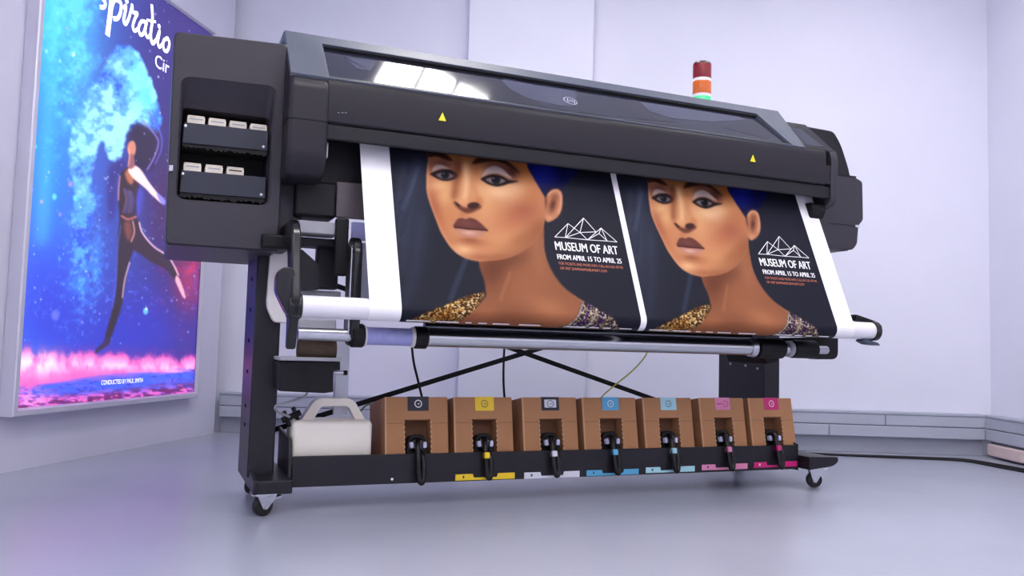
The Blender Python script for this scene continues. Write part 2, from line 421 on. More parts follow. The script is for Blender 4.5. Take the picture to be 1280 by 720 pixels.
bm = B(); prism_y(bm, r2, .05, .056); done('bay_back', bm, 'recess', LM)
for zb, zt in ((1.0842, 1.146), (.940, 1.006)):
    tr = None
    bm = B(); prism_y(bm, [(-1.259, zb), (-1.021, zb+.003), (-1.021, zt+.002), (-1.258, zt-.001)], -.078, -.070)
    tr = done('cartridge_tray', bm, 'tray_plate', PR, bevel=.002)
    bm = B(); box(bm, -1.259, -1.021, -.07, .05, zb-.004, zb+.004); done('tray_floor', bm, 'recess', tr)
    pts = []; N = 44                                # ragged brush seal along the tray's lower edge
    for i in range(N+1):
        x = -1.258+i*(.236/N); pts.append((x, zb-.006-random.random()*.010))
    bm = B(); prism_y(bm, [(-1.258, zb+.004)]+pts+[(-1.022, zb+.004)], -.073, -.070); done('brush_seal', bm, 'black', tr)
    for x, z in ((-1.253, zt-.012), (-1.033, zb+.014)):
        bm = B(); lathe(bm, [(0, .0042), (.002, .0042), (.003, .002)], (x, -.078, z), (0, -1, 0), 12); done('screw', bm, 'zinc', tr)
bm = B(); box(bm, -1.291, -1.279, -.112, -.10, .992, 1.010); done('latch', bm, 'chrome', LM, bevel=.002, label='small chrome latch')

# ---- beam: body, front cover, sloped top with glass
A_ = np.array([0, YF, 1.296]); B_ = np.array([0, 0., 1.482]); SL = B_-A_; SNv = np.array([0, -SL[2], SL[1]]); SNv /= np.linalg.norm(SNv)
def sl(X, fr, h=0.0): p = A_+SL*fr+SNv*h; return (X, p[1], p[2])
bm = B(); prism_x(bm, [(-.165, 1.25), (-.165, 1.30), (-.01, 1.445), (.02, 1.46), (.34, 1.45), (.36, 1.05), (.30, .985), (-.03, .985), (-.055, 1.01), (-.055, 1.23)], -.95, 1.02)
BE = done('beam', bm, 'charcoal', PR, bevel=.004)
bm = B(); prism_x(bm, [(-.166, 1.139), (-.190, 1.116), (-.197, 1.115), (-.2, 1.119), (-.2, 1.158), (-.196, 1.161), (-.166, 1.161)], -.872, 1.022)
done('output_lip', bm, 'charcoal', PR, bevel=.002)
bm = B(); prism_x(bm, [(-.166, 1.1655), (-.199, 1.1655), (-.203, 1.170), (-.206, 1.20), (-.2065, 1.27), (-.2045, 1.285), (-.199, 1.296), (-.166, 1.32)], -.872, 1.000)
FC = done('front_cover', bm, 'dark_plastic', PR, bevel=.0015)
bm = B(); box(bm, -.872, 1.0, -.192, -.165, 1.160, 1.167); done('cover_gap', bm, 'black', FC)
# small warning triangles
for (u, v) in ((553, 146), (941, 198)):
    p = at(u, v, -.207); s = .0125
    bm = B(); prism_y(bm, fillet([(p[0]-s*1.35, p[2]-s*1.25), (p[0]+s*1.35, p[2]-s*1.25), (p[0], p[2]+s*1.55)], .002, 3), -.2072, -.2062); wn = done('warning_backing', bm, 'black', FC)
    bm = B(); prism_y(bm, [(p[0]-s, p[2]-s), (p[0]+s, p[2]-s), (p[0], p[2]+s*1.1)], -.2080, -.2071); done('warning_label', bm, 'warning', FC, label='yellow warning triangle')
for dx in (0, .016, .03):
    p = at(422+dx*300, 141, -.2068); bm = B(); box(bm, p[0], p[0]+.006, -.2073, -.206, p[2], p[2]+.0016); done('marking', bm, 'grey_plastic', FC)
# raised frame around the glass
X0, X1 = -.980, .938
out = [sl(X0, -.02, -.02), sl(X1-.03, -.02, -.02), sl(X1+.004, 1.0, -.02), sl(X0, 1.0, -.02)]
outr = [sl(X0, -.0, .004), sl(X1-.034, .0, .004), sl(X1, 1.0, .010), sl(X0, 1.0, .010)]
inr = [sl(-.868, .014, .004), sl(.846, .014, .004), sl(.800, .80, .010), sl(-.868, .80, .010)]
inl = [sl(-.868, .014, -.008), sl(.846, .014, -.008), sl(.800, .80, -.008), sl(-.868, .80, -.008)]
bm = B(); skin(bm, [out, outr, inr, inl]); CF = done('cover_frame', bm, 'satin_cover', PR, bevel=.003)
bm = B(); prism(bm, [sl(-.872, .008, -.004), sl(.850, .008, -.004), sl(.804, .805, -.004), sl(-.872, .805, -.004)], tuple(-SNv*.004)); CG = done('cover_glass', bm, 'glass_dark', PR)
bm = B(); prism(bm, [sl(-.868, .77, .003), sl(.802, .77, .003), sl(.800, .80, .003), sl(-.868, .80, .003)], tuple(-SNv*.008)); done('glass_seal', bm, 'black', CG)
bm = B(); prism_x(bm, [(0., 1.489), (.02, 1.494), (.26, 1.485), (.28, 1.46), (.0, 1.46)], X0, X1); done('cover_top', bm, 'satin_cover', PR, bevel=.004)
# flat hill-shaped patches on the glass, some darker, some paler than it
def gl(u, v, h=-.0036):
    d = ray(u, v); P = A_+SNv*h; k_ = ((P-CAM)@SNv)/(d@SNv); p = CAM+d*k_; return (p[0], p[1], p[2])
def hill(pts, m, h):
    bm = B(); q = [gl(u, v, h) for u, v in pts]; prism(bm, q, tuple(-SNv*.0003)); return done('hill_patch', bm, m, CG)
hill([(428, 69), (446, 86), (462, 88), (470, 76), (428, 71)], 'hill_pale', -.0035)
hill([(565, 118), (583, 106), (596, 104), (618, 95), (627, 103), (640, 114), (662, 124), (690, 136), (718, 141), (600, 125)], 'hill_dark', -.0035)
hill([(627, 101), (640, 113), (664, 124), (700, 132), (720, 133), (720, 113), (668, 106), (630, 98)], 'hill_pale', -.0034)
hill([(722, 140), (735, 135), (770, 131), (788, 124), (797, 126), (808, 137), (830, 147), (850, 153), (800, 149)], 'hill_dark', -.0035)
hill([(799, 127), (812, 139), (840, 148), (890, 152), (930, 150), (925, 146), (850, 134)], 'hill_pale', -.0034)
hill([(905, 160), (935, 151), (950, 152), (958, 160), (964, 170), (958, 173)], 'hill_dark', -.0035)
# round logo on the glass: ring with slanted strokes
lc = np.array(gl(713, 126, -.003)); su = SL/np.linalg.norm(SL)
def lpt(a, b): p = lc+np.array([1., 0, 0])*a+su*b; return tuple(p)
bm = B(); ribbon(bm, [lpt(.024*math.cos(t), .024*math.sin(t)) for t in np.linspace(0, 2*math.pi, 33)], .004, SNv)
for a, b0, b1 in ((-.010, -.012, .016), (-.002, -.010, .010), (.006, -.010, .010), (.013, -.018, .010)):
    ribbon(bm, [lpt(a-.003, b0), lpt(a+.004, b1)], .0035, SNv)
done('logo_emblem', bm, 'logo', CG, label='round pale logo')
# left end pod
prof = fillet([(-.19, .998), (-.218, 1.05), (-.222, 1.262), (-.207, 1.284), (-.03, 1.435), (.10, 1.44), (.10, 1.02), (-.05, .993)], [.02, .05, .03, .02, .02, .02, .02, .02], 5)
bm = B(); prism_x(bm, prof, -.984, -.868); PD = done('end_pod', bm, 'dark_plastic', PR, bevel=.014, seg=3)
bm = B(); box(bm, -.9855, -.872, -.2225, -.10, 1.1605, 1.1635); done('pod_seam', bm, 'black', PD)
bm = B(); box(bm, -.868, -.858, -.175, -.16, 1.065, 1.113); done('lip_latch', bm, 'grey_plastic', PD, bevel=.003)
# right end: end cap, low hood with a second small window, rounded module behind
prof = fillet([(-.14, 1.078), (-.205, 1.098), (-.209, 1.270), (-.196, 1.302), (-.06, 1.38), (-.06, 1.078)], [.01, .03, .02, .02, .01, .01], 4)
bm = B(); prism_x(bm, prof, 1.024, 1.056); EC = done('end_cap', bm, 'module_plastic', PR, bevel=.006)
prof = [(-.166, 1.168), (-.2045, 1.170), (-.2070, 1.24), (-.166, 1.24)]
bm = B(); prism_x(bm, prof, .999, 1.024); done('cover_corner', bm, 'dark_plastic', PR, bevel=.002)
bm = B(); prism_x(bm, [(-.03, 1.02), (-.16, 1.04), (-.18, 1.075), (-.17, 1.10), (-.03, 1.11)], .962, 1.03); done('lip_end', bm, 'black', PR, bevel=.006)
bm = B(); prism_x(bm, [(-.198, 1.298), (-.192, 1.306), (-.04, 1.440), (.02, 1.452), (.20, 1.452), (.20, 1.25), (-.166, 1.25)], .912, 1.05); HD = done('right_hood', bm, 'charcoal', PR, bevel=.004)
d_ = np.array([0, .152, .134]); d_ /= np.linalg.norm(d_); nn2 = np.array([0, -d_[2], d_[1]])
def hs(X, s, h): p = np.array([0, -.192, 1.306])+d_*s+nn2*h; return (X, p[1], p[2])
bm = B(); prism(bm, [hs(.922, .012, .0012), hs(1.012, .012, .0012), hs(.990, .150, .0012), hs(.935, .150, .0012)], tuple(-nn2*.003)); done('hood_window', bm, 'glass_dark', HD)
rm = fillet([(.96, 1.452), (1.232, 1.446), (1.272, 1.395), (1.312, 1.300), (1.322, 1.262), (1.322, .955), (.96, .952)], [.01, .02, .03, .02, .01, .02, .01], 4)
bm = B(); prism_y(bm, rm, -.0, .40); RM = done('right_module', bm, 'charcoal', PR, bevel=.006)
rm2 = fillet([(1.08, 1.262), (1.322, 1.262), (1.366, 1.246), (1.370, 1.086), (1.345, 1.060), (1.338, .985), (1.316, .958), (1.08, .952)], [.005, .01, .012, .012, .01, .012, .015, .005], 4)
bm = B(); prism_y(bm, rm2, -.02, .38); done('right_side_panel', bm, 'module_plastic', PR, bevel=.008)
bm = B(); box(bm, 1.19, 1.341, -.0215, .30, 1.057, 1.060); done('panel_seam', bm, 'black', RM)
bm = B(); box(bm, 1.15, 1.33, -.0215, .30, 1.258, 1.264); done('panel_seam', bm, 'black', RM)
bm = B(); box(bm, 1.325, 1.346, -.024, -.019, 1.052, 1.062); done('panel_clip', bm, 'pale_metal', RM, bevel=.001)

# ---- signal tower
tx, ty = .650, .10
bm = B(); lathe(bm, [(0, .030), (.012, .030), (.014, .020), (.034, .020)], (tx, ty, 1.455), (0, 0, 1)); TW = done('light_tower', bm, 'black', PR)
bm = B(); lathe(bm, [(0, .036), (.036, .0365), (.042, .036)], (tx, ty, 1.489), (0, 0, 1)); done('green_lens', bm, 'green_lens', TW, label='green tower lens')
bm = B(); lathe(bm, [(0, .036), (.011, .036)], (tx, ty, 1.531), (0, 0, 1)); done('spacer_ring', bm, 'white_plastic', TW)
bm = B(); lathe(bm, [(0, .036), (.003, .0368), (.048, .0368), (.051, .036)], (tx, ty, 1.542), (0, 0, 1)); done('amber_lens', bm, 'amber_lens', TW, label='amber tower lens')
bm = B(); lathe(bm, [(0, .036), (.012, .036)], (tx, ty, 1.593), (0, 0, 1)); done('spacer_ring', bm, 'white_plastic', TW)
bm = B(); lathe(bm, [(0, .036), (.003, .0368), (.056, .0368)], (tx, ty, 1.605), (0, 0, 1)); done('red_lens', bm, 'red_lens', TW, label='red tower lens')
bm = B(); lathe(bm, [(0, .0368), (.006, .036), (.011, .032), (.013, .02)], (tx, ty, 1.661), (0, 0, 1)); done('tower_cap', bm, 'lens_cap', TW)

# ---- stand: legs, feet, casters, braces
def leg(x0, x1, y0, y1, top):
    bm = B(); box(bm, x0, x1, y0, y1, .10, top); return done('leg', bm, 'leg_metal', PR, bevel=.004)
LL = leg(-1.020, -.941, .066, .365, .80)
RY0 = .235; RX0, RX1 = aX(955, 475, RY0), aX(974.5, 475, RY0); d_ = ray(898, 475); RY1 = float(CAM[1]+d_[1]*(RX0-CAM[0])/d_[0])
LR = leg(RX0, RX1, RY0, RY1, .96)
for z in (.25, .31, .42, .52, .62, .72):
    bm = B(); cyl(bm, (-1.0235, .20, z), (-1.0195, .20, z), .006, 10); done('bolt', bm, 'black', LL)
for (y, z) in ((RY1-.09, .475), (RY0+.12, .47), (RY0+.04, .46)):
    bm = B(); cyl(bm, (RX0-.004, y, z), (RX0+.001, y, z), .005, 10); done('bolt', bm, 'zinc', LR)
bm = B(); prism_x(bm, [(-.06, .068), (-.06, .108), (.05, .110), (.42, .108), (.42, .068)], -1.004, -.900); FL = done('foot', bm, 'leg_metal', PR, bevel=.004)
bm = B(); prism_x(bm, [(-.063, .068), (-.063, .110), (.40, .158), (.43, .150), (.43, .068)], -1.014, -1.002); done('foot_side_plate', bm, 'leg_metal', FL, bevel=.002)
fr = fillet([(1.056, .080), (1.175, .092), (1.200, .108), (1.200, .126), (1.056, .130)], [.002, .02, .012, .012, .002], 3)
bm = B(); prism_y(bm, fr, -.06, RY1+.05); FR = done('foot', bm, 'leg_metal', PR, bevel=.004)
def caster(x, y, top, dx, rad=.030):
    d = Vector((dx, -math.sqrt(1-dx*dx), 0)); f = Vector((-d.y, d.x, 0)); c = Vector((x, y, 0))
    bm = B(); lathe(bm, [(-.011, .012), (-.011, rad-.004), (-.008, rad), (.008, rad), (.011, rad-.004), (.011, .012)], (x, y, rad+.0003), d, 28)
    cs = done('caster', bm, 'rubber', PR)
    for k_ in (-1, 1):                       # the two cheeks of the fork
        e = c+d*.0135*k_; bm = B()
        q = [e-f*.024+Vector((0, 0, top-.009)), e+f*.036+Vector((0, 0, top-.009)), e+f*.034+Vector((0, 0, top-.018)), e+f*.006+Vector((0, 0, rad-.010)), e-f*.006+Vector((0, 0, rad-.008))]
        prism(bm, [tuple(p) for p in q], tuple(d*.0025*k_)); done('fork_cheek', bm, 'zinc', cs)
    bm = B(); cyl(bm, c-d*.019+Vector((0, 0, rad)), c+d*.019+Vector((0, 0, rad)), .006, 12); done('axle', bm, 'chrome', cs)
    bm = B(); cyl(bm, (x, y, top-.010), (x, y, top-.003), .022, 20); done('swivel_ring', bm, 'zinc', cs)
    bm = B(); box(bm, x-.036, x+.036, y-.036, y+.036, top-.003, top+.001); done('mounting_plate', bm, 'zinc', cs)
    bm = B(); e = c+f*.036; prism(bm, [tuple(e-d*.012+Vector((0, 0, top-.022))), tuple(e+d*.012+Vector((0, 0, top-.022))), tuple(e+d*.012+f*.022+Vector((0, 0, top-.016))), tuple(e-d*.012+f*.022+Vector((0, 0, top-.016)))], (0, 0, .005)); done('brake_pedal', bm, 'zinc', cs)
    return cs
caster(-.980, -.022, .068, .40); caster(-.972, .36, .068, .70)
caster(1.142, .010, .088, -.42); caster(1.142, .48, .088, .2)
def bar(bm, p, q, w_, d_):
    """flat bar from p to q in an XZ plane, width w_, thickness d_ in Y"""
    p, q = Vector(p), Vector(q); d = (q-p).normalized(); s = Vector((-d.z, 0, d.x))*w_/2
    prism(bm, [tuple(p+s), tuple(q+s), tuple(q-s), tuple(p-s)], (0, d_, 0))
bm = B(); bar(bm, (-.945, .345, .206), (RX0+.01, .345, .825), .018, .004); done('cross_brace', bm, 'black', PR)
bm = B(); bar(bm, (-.945, .351, .792), (RX0+.01, .351, .180), .018, .004); done('cross_brace', bm, 'black', PR)

# ---- supply shelf with a raised front lip
bm = B()
prism_x(bm, [(0, .076), (0, .170), (.008, .170), (.008, .136), (.262, .092), (.262, .19), (.270, .19), (.270, .076)], -.895, 1.047)
SH = done('supply_shelf', bm, 'leg_metal', PR, bevel=.002)
bm = B(); prism_x(bm, [(-.0015, .072), (-.0015, .172), (.05, .185), (.26, .20), (.26, .072)], 1.047, 1.053); done('shelf_end', bm, 'leg_metal', SH)
bm = B(); prism_x(bm, [(-.0, .09), (.03, .22), (.26, .235), (.26, .09)], -.905, -.897); done('shelf_end', bm, 'leg_metal', SH)
strips = [(569, 643, 592.6, 601.2, 591.0, 597.6), (655, 724, 590.6, 598.4, 588.6, 596.0), (733, 798, 587.8, 595.0, 586.0, 592.6), (807, 868, 584.5, 591.6, 582.2, 588.8), (877, 934, 581.0, 588.4, 579.0, 585.4), (942, 996, 578.4, 585.0, 575.6, 582.4)]
for (u0, u1, a0, b0, a1, b1), (nm, _) in zip(strips, SUPPLY[1:]):
    xl, xr = aX(u0, b0, 0), aX(u1, b1, 0); zt = (aZ(u0, a0, 0)+aZ(u1, a1, 0))/2; zb = (aZ(u0, b0, 0)+aZ(u1, b1, 0))/2; h = zt-zb
    i0, i1 = xl+(xr-xl)*.285, xl+(xr-xl)*.715
    pts = [(xl, zb), (xr, zb), (xr, zt), (i1, zt), (i1-.004, zt-h*.62), (i0+.004, zt-h*.62), (i0, zt), (xl, zt)]
    bm = B(); prism_y(bm, pts, -.0022, .001); s_ = done('colour_strip', bm, 'ink_'+nm.replace(' ', '_'), SH, label=nm+' notched strip')
    bm = B(); xx = xl+(xr-xl)*.13; box(bm, xx-.003, xx+.003, -.0028, -.002, zb+h*.35, zb+h*.75); done('strip_mark', bm, 'mark_dark' if nm != 'magenta' else 'text_white', SH)
p = at(490, 599, 0); bm = B(); lathe(bm, [(0, .0045), (.003, .004), (.004, .001)], (p[0], 0, p[2]), (0, -1, 0), 12); done('screw', bm, 'white_plastic', SH)

# ---- tension tube in front, with end caps
TC = (-.31, .618); TR = .0310
bm = B(); cyl(bm, (-.942, *TC), (1.117, *TC), TR, 32); TT = done('tension_tube', bm, 'white_tube', PR)
bm = B(); lathe(bm, [(0, .033), (.004, .036), (.016, .036), (.018, .033), (.022, .033), (.024, .036), (.034, .036), (.038, .033)], (-.975, *TC), (1, 0, 0)); done('tube_collar', bm, 'black_gloss', TT)
bm = B(); lathe(bm, [(0, .033), (.004, .036), (.022, .036), (.027, .028)], (1.112, *TC), (1, 0, 0)); done('tube_collar', bm, 'black_gloss', TT)
# left support arm: from the leg top forward and down to the tube
arm = fillet([(-.335, .60), (-.350, .63), (-.335, .70), (-.300, .830), (-.26, .865), (.07, .865), (.07, .805), (-.17, .805), (-.235, .77), (-.262, .64), (-.275, .50), (-.295, .50)], [.01, .02, .03, .05, .03, .01, .01, .05, .05, .02, .008, .008], 4)
bm = B(); prism_x(bm, arm, -.970, -.944); AR = done('support_arm', bm, 'black_gloss', PR, bevel=.006)
bm = B(); box(bm, -1.03, -.945, -.12, .066, .792, .835); done('arm_bracket', bm, 'black', AR, bevel=.008)
kn = [(-1.035, .655), (-1.035, .70), (-1.020, .722), (-.992, .722), (-.985, .70), (-.975, .66), (-.965, .62), (-.965, .585), (-.995, .585), (-1.012, .61)]
bm = B(); prism_y(bm, fillet([(x+.026, z) for x, z in kn], .012, 3), -.335, -.285); done('arm_lever', bm, 'black_gloss', AR, bevel=.006)
# white guard plate beside the leg
g = [aX(338, 316, .05), aX(366, 316, .05)]
gz = [aZ(340, 313, .05), aZ(340, 403, .05)]
gp = [(g[0], gz[0]), (g[1], gz[0]+.004), (g[1], gz[1]+.0), (g[0]+.018, gz[1]), (g[0]-.006, gz[1]+.05)]
bm = B(); prism_y(bm, fillet(gp, [.012, .004, .004, .012, .02], 4), .035, .066); done('leg_guard', bm, 'white_plastic', PR, bevel=.006, label='cream-white rounded guard plate')

# ---- take-up spindle behind and below the tube
TY = -.20
def zc(u, v0, v1): return aZ(u, (v0+v1)/2, TY), abs(aZ(u, v0, TY)-aZ(u, v1, TY))/2
z1, rr1 = zc(536, 410.5, 431.5)
SZ = z1-.003
xs_ = lambda u: aX(u, 425, TY)
bm = B(); cyl(bm, (xs_(372), TY, SZ), (xs_(442), TY, SZ), .0185, 28); TK = done('take_up_spindle', bm, 'zinc', PR)
def ring(u0, u1, r, m, nm):
    x0, x1 = xs_(u0), xs_(u1); k_ = min(.004, (x1-x0)*.3)
    bm = B(); lathe(bm, [(0, r-.003), (k_, r), (x1-x0-k_, r), (x1-x0, r-.003)], (x0, TY, SZ), (1, 0, 0)); return done(nm, bm, m, TK)
ring(438, 454, .035, 'black', 'spindle_hub'); ring(453.5, 457, .031, 'white_plastic', 'hub_ring')
x0, x1 = xs_(456.5), xs_(515); N = 26; pr = []
for i in range(N):
    a = (x1-x0)*i/N; s = (x1-x0)/N; pr += [(a, .0265), (a+s*.5, .0265), (a+s*.55, .0258), (a+s*.95, .0258)]
bm = B(); lathe(bm, pr, (x0, TY, SZ), (1, 0, 0)); done('ribbed_spool', bm, 'spool', TK, label='lavender ribbed plastic spool')
ring(513, 518, .031, 'white_plastic', 'hub_ring'); ring(517, 533, .034, 'black', 'spindle_hub')
bm = B(); cyl(bm, (xs_(532), TY, SZ), (xs_(941), TY, SZ), .0270, 32); done('steel_core', bm, 'steel', TK)
bm = B(); cyl(bm, (xs_(532), TY+.02, SZ+.034), (aX(942, 425, TY), TY+.02, SZ+.034), .014, 24); done('guide_bar', bm, 'dark_steel', PR)
bm = B(); lathe(bm, [(0, .031), (.02, .034), (.026, .030)], (xs_(936), TY, SZ), (1, 0, 0)); done('core_flange', bm, 'zinc', TK)
ring(945, 977, .036, 'black', 'spindle_hub'); ring(977, 988, .022, 'zinc', 'hub_ring'); ring(984, 989, .030, 'grey_plastic', 'hub_ring')
ring(988.5, 1018, .033, 'black', 'spindle_hub'); ring(1017, 1034, .015, 'zinc', 'spindle_end')
# right bearing plate and lever
bp = fillet([(aX(942, 421, -.15), aZ(942, 423, -.15)), (aX(1044, 421, -.15), aZ(1044, 421, -.15)), (aX(1044, 446, -.15), aZ(1040, 449, -.15)), (aX(1010, 449, -.15), aZ(1010, 449, -.15)), (aX(1000, 430, -.15), aZ(1000, 428, -.15))], [.01, .01, .03, .02, .02], 4)
bm = B(); prism_y(bm, bp, -.165, -.14); done('bearing_plate', bm, 'black', PR, bevel=.004)
bm = B(); prism_y(bm, [(aX(945, 432, -.14), aZ(945, 432, -.14)), (aX(975, 432, -.14), aZ(975, 432, -.14)), (aX(968, 452, -.14), aZ(968, 452, -.14)), (aX(955, 455, -.14), aZ(955, 455, -.14))], -.16, .07); done('bearing_bracket', bm, 'black', PR, bevel=.004)
lv = fillet([(aX(1066, 397, -.27), aZ(1066, 393, -.27)), (aX(1092, 404, -.27), aZ(1092, 402, -.27)), (aX(1099, 408, -.27), aZ(1099, 408, -.27)), (aX(1092, 408, -.27), aZ(1092, 408, -.27)), (aX(1066, 402, -.27), aZ(1066, 400, -.27))], .004, 3)
bm = B(); prism_y(bm, lv, -.285, -.255); done('tube_lever', bm, 'black', PR)
lv = fillet([(1.07, .588), (1.13, .575), (1.14, .565), (1.09, .568), (1.06, .58)], .004, 3)
bm = B(); prism_y(bm, lv, -.33, -.29); done('tube_lever', bm, 'mark_dark', PR)

# ---- bits between the left leg and the banner
def slab(name, u0, v0, u1, v1, y, m, th=.03, bev=.004, parent=PR):
    """box whose front face spans two measured corners at depth y"""
    bm = B(); a, b = at(u0, v0, y), at(u1, v1, y); zt = max(a[2], b[2]); zb = min(a[2], b[2])
    box(bm, min(a[0], b[0]), max(a[0], b[0]), y, y+th, zb, zt); return done(name, bm, m, parent, bevel=bev)
slab('side_panel', 348, 214, 376, 300, -.05, 'module_plastic', .10)
slab('drive_housing', 371, 224, 420, 273, -.10, 'black', .12, .008)
slab('latch_bar', 366, 274, 423, 294, -.10, 'grey_plastic', .10, .003)
slab('lower_channel', 366, 295, 422, 309, -.06, 'charcoal', .10)
slab('channel_plate', 398, 300, 422, 362, .0, 'leg_metal', .05)
bm = B(); q = [at(u, v, -.02) for u, v in ((378, 312), (398, 330), (398, 362), (374, 362), (374, 312))]; prism_y(bm, [(p[0], p[2]) for p in q], -.02, .02); done('gusset', bm, 'leg_metal', PR)
slab('hanging_arm', 421, 272, 434, 345, -.13, 'black', .03, .005)
slab('platen_panel', 421, 226, 470, 276, -.09, 'platen_grey', .01)
slab('sensor_window', 440, 277, 470, 302, -.08, 'spool', .01)
slab('sensor_panel', 447, 303, 472, 375, -.05, 'pale_metal', .01)
slab('rear_panel', 374, 362, 426, 374, .02, 'grey_plastic', .02)
slab('rear_panel', 374, 398, 420, 413, -.10, 'grey_plastic', .02)
# flange: an upright capsule plate with a bright inner trim
fx = aX(446, 360, -.16)
zt_, zb_ = aZ(436, 297, -.16), SZ-.03
def capsule(w_, top, bot, yc_, n=12):
    r = w_/2; return [(yc_+r*math.cos(t), top-r+r*math.sin(t)) for t in np.linspace(0, math.pi, n)]+[(yc_+r*math.cos(t), bot+r+r*math.sin(t)) for t in np.linspace(math.pi, 2*math.pi, n)]
bm = B(); prism_x(bm, capsule(.105, zt_, zb_, -.175), fx-.028, fx); FG = done('spool_flange', bm, 'black_gloss', PR, bevel=.006)
bm = B(); prism_x(bm, capsule(.082, zt_-.012, zb_+.012, -.175), fx-.0295, fx-.027); done('flange_face', bm, 'dark_steel', FG, bevel=.001)
bm = B(); cp = capsule(.058, zt_-.026, zb_+.02, -.190); tube(bm, [(fx-.031, y, z) for y, z in cp[6:17]], .003, 8, 2); done('flange_trim', bm, 'chrome', FG, label='chrome trim on flange')
# brown roll stub, control box and its cable
bm = B(); z_ = aZ(390, 437, -.04); cyl(bm, (aX(372, 437, -.04), -.04, z_), (aX(419, 437, -.04), -.04, z_), .030, 24); done('roll_stub', bm, 'brown_roll', PR, label='dark brown roll end')
slab('box_lid', 350, 446, 426, 452, -.10, 'grey_plastic', .14, .002)
bm = B(); q = [at(u, v, -.09) for u, v in ((349, 452), (425.5, 452), (425.5, 463), (417, 463), (417, 490), (405, 491.5), (349, 489))]; prism_y(bm, [(p[0], p[2]) for p in q], -.09, .05); CB = done('control_box', bm, 'black', PR, bevel=.003)
p, q = at(417, 465.5, -.05), at(433, 466, -.05); bm = B(); cyl(bm, p, q, .006, 12); done('plug_pin', bm, 'zinc', CB)
p, q = at(429, 466, -.05), at(434, 466, -.05); bm = B(); cyl(bm, p, q, .0075, 12); done('plug_tip', bm, 'black', CB)
slab('back_bracket', 421, 426, 434, 519, .12, 'pale_metal', .02, .002)
bm = B(); tube(bm, [at(u, v, y) for u, v, y in ((385, 489, 0), (380, 496, 0), (362, 502, .0), (347, 506, .0), (344, 511, .02), (350, 516, .04), (362, 521, .06))], .0038, 8); done('grey_hose', bm, 'grey_plastic', PR)
bm = B(); p = at(364, 521, .08); cyl(bm, (p[0]-.028, .08, p[2]-.012), (p[0]+.028, .08, p[2]+.014), .010, 12)
for s in (-1, 1): cyl(bm, (p[0]+s*.014-.010, .08, p[2]+s*.006+.024), (p[0]+s*.014+.010, .08, p[2]+s*.006-.024), .007, 10)
done('hose_valve', bm, 'black', PR)
bm = B(); tube(bm, [at(462, 505, .22), at(456, 508, .24), at(449, 518, .25), at(446, 535, .25)], .003, 8); done('ground_lead', bm, 'green_lead', PR)
# cables hanging behind
for pts in (((514, 425), (517, 452), (523, 478), (529, 505), (530, 530)), ((631, 425), (629.5, 455), (629.5, 480), (631, 505), (631, 530))):
    bm = B(); tube(bm, [at(u, v, .28) for u, v in pts], .0045, 8); done('supply_cable', bm, 'black', PR)
bm = B(); tube(bm, [at(u, v, .32) for u, v in ((812, 430), (806, 446), (790, 464), (768, 482), (750, 499), (742, 520))], .003, 8); done('supply_cable', bm, 'yellow_cable', PR, label='thin yellow-green cable')

# ---- ink cartridges standing in the bay
def cartridge(x, ztop, lab, band):
    r = thing('ink_cartridge', (x, -.01, ztop-.069), lab, 'cartridge', 'cream cartridges in the bay of the printer')
    bm = B(); box(bm, -.0245, .0245, -.054, .05, 0.0, .070); done('cartridge_body', bm, 'cream', r, bevel=.002, local=True)
    bm = B(); box(bm, -.0235, .0235, -.052, .048, .0705, .075); done('cartridge_top', bm, 'cream', r, bevel=.002, local=True)
    bm = B(); box(bm, -.018, .018, -.0548, -.0535, .062, .066); done('cartridge_label', bm, 'brown_roll' if band else 'grey_plastic', r, local=True)
for i, nm in enumerate(('leftmost', 'second from left', 'third from left', 'rightmost')):
    cartridge(-1.2245+i*.0588, 1.166-i*.001, f'cream cartridge in the upper tray, {nm}', False)
for i, nm in enumerate(('leftmost', 'middle', 'rightmost')):
    cartridge(-1.2275+i*.0595, 1.026, f'cream cartridge in the lower tray, {nm}', i == 2)

# ================================================================== the printed banner
BN = thing('printed_banner', (.127, -.31, .58), 'white banner with two woman portraits feeding out of the printer', 'banner')
XL, XR = -.754, 1.008
P0X, PW, PITCH = -.662, .783, .8045
OY, OZ = -.135, 1.10; DY, DZ = -.398, -.917         # the sheet's slope, top to bottom
tang = np.array([-.917, .398])*(TR+.0008)+np.array(TC)  # where the sheet meets the tube (y, z)
off = ((tang[0]-OY)*(-.917)+(tang[1]-OZ)*.398)
def path(n1, dt):
    """(y, z) points of the sheet: slope, wrap round the tube, back towards the spindle"""
    t_end = (tang[0]-OY)*DY+(tang[1]-OZ)*DZ; t0 = -.125; pts = []
    N1 = max(2, int((t_end-t0)/dt)) if not n1 else n1
    st = (tang[0]-DY*(t_end-t0), tang[1]-DZ*(t_end-t0))
    for i in range(N1): f = i/N1; pts.append((st[0]+(tang[0]-st[0])*f, st[1]+(tang[1]-st[1])*f))
    a0 = math.atan2(.398, -.917); a1 = math.radians(292); R_ = TR+.0008; N2 = max(6, int((a1-a0)*R_/dt)) if not n1 else 22
    for i in range(N2+1): a = a0+(a1-a0)*i/N2; pts.append((TC[0]+R_*math.cos(a), TC[1]+R_*math.sin(a)))
    e_ = pts[-1]; d_ = (math.sin(-a1), math.cos(a1))
    for i in range(1, (4 if n1 else 20)): s = .20*i/(3 if n1 else 19); pts.append((e_[0]+.927*s, e_[1]+.375*s*.9))
    return pts
print('plane offset', off)
pth = path(40, .01); bm = B()
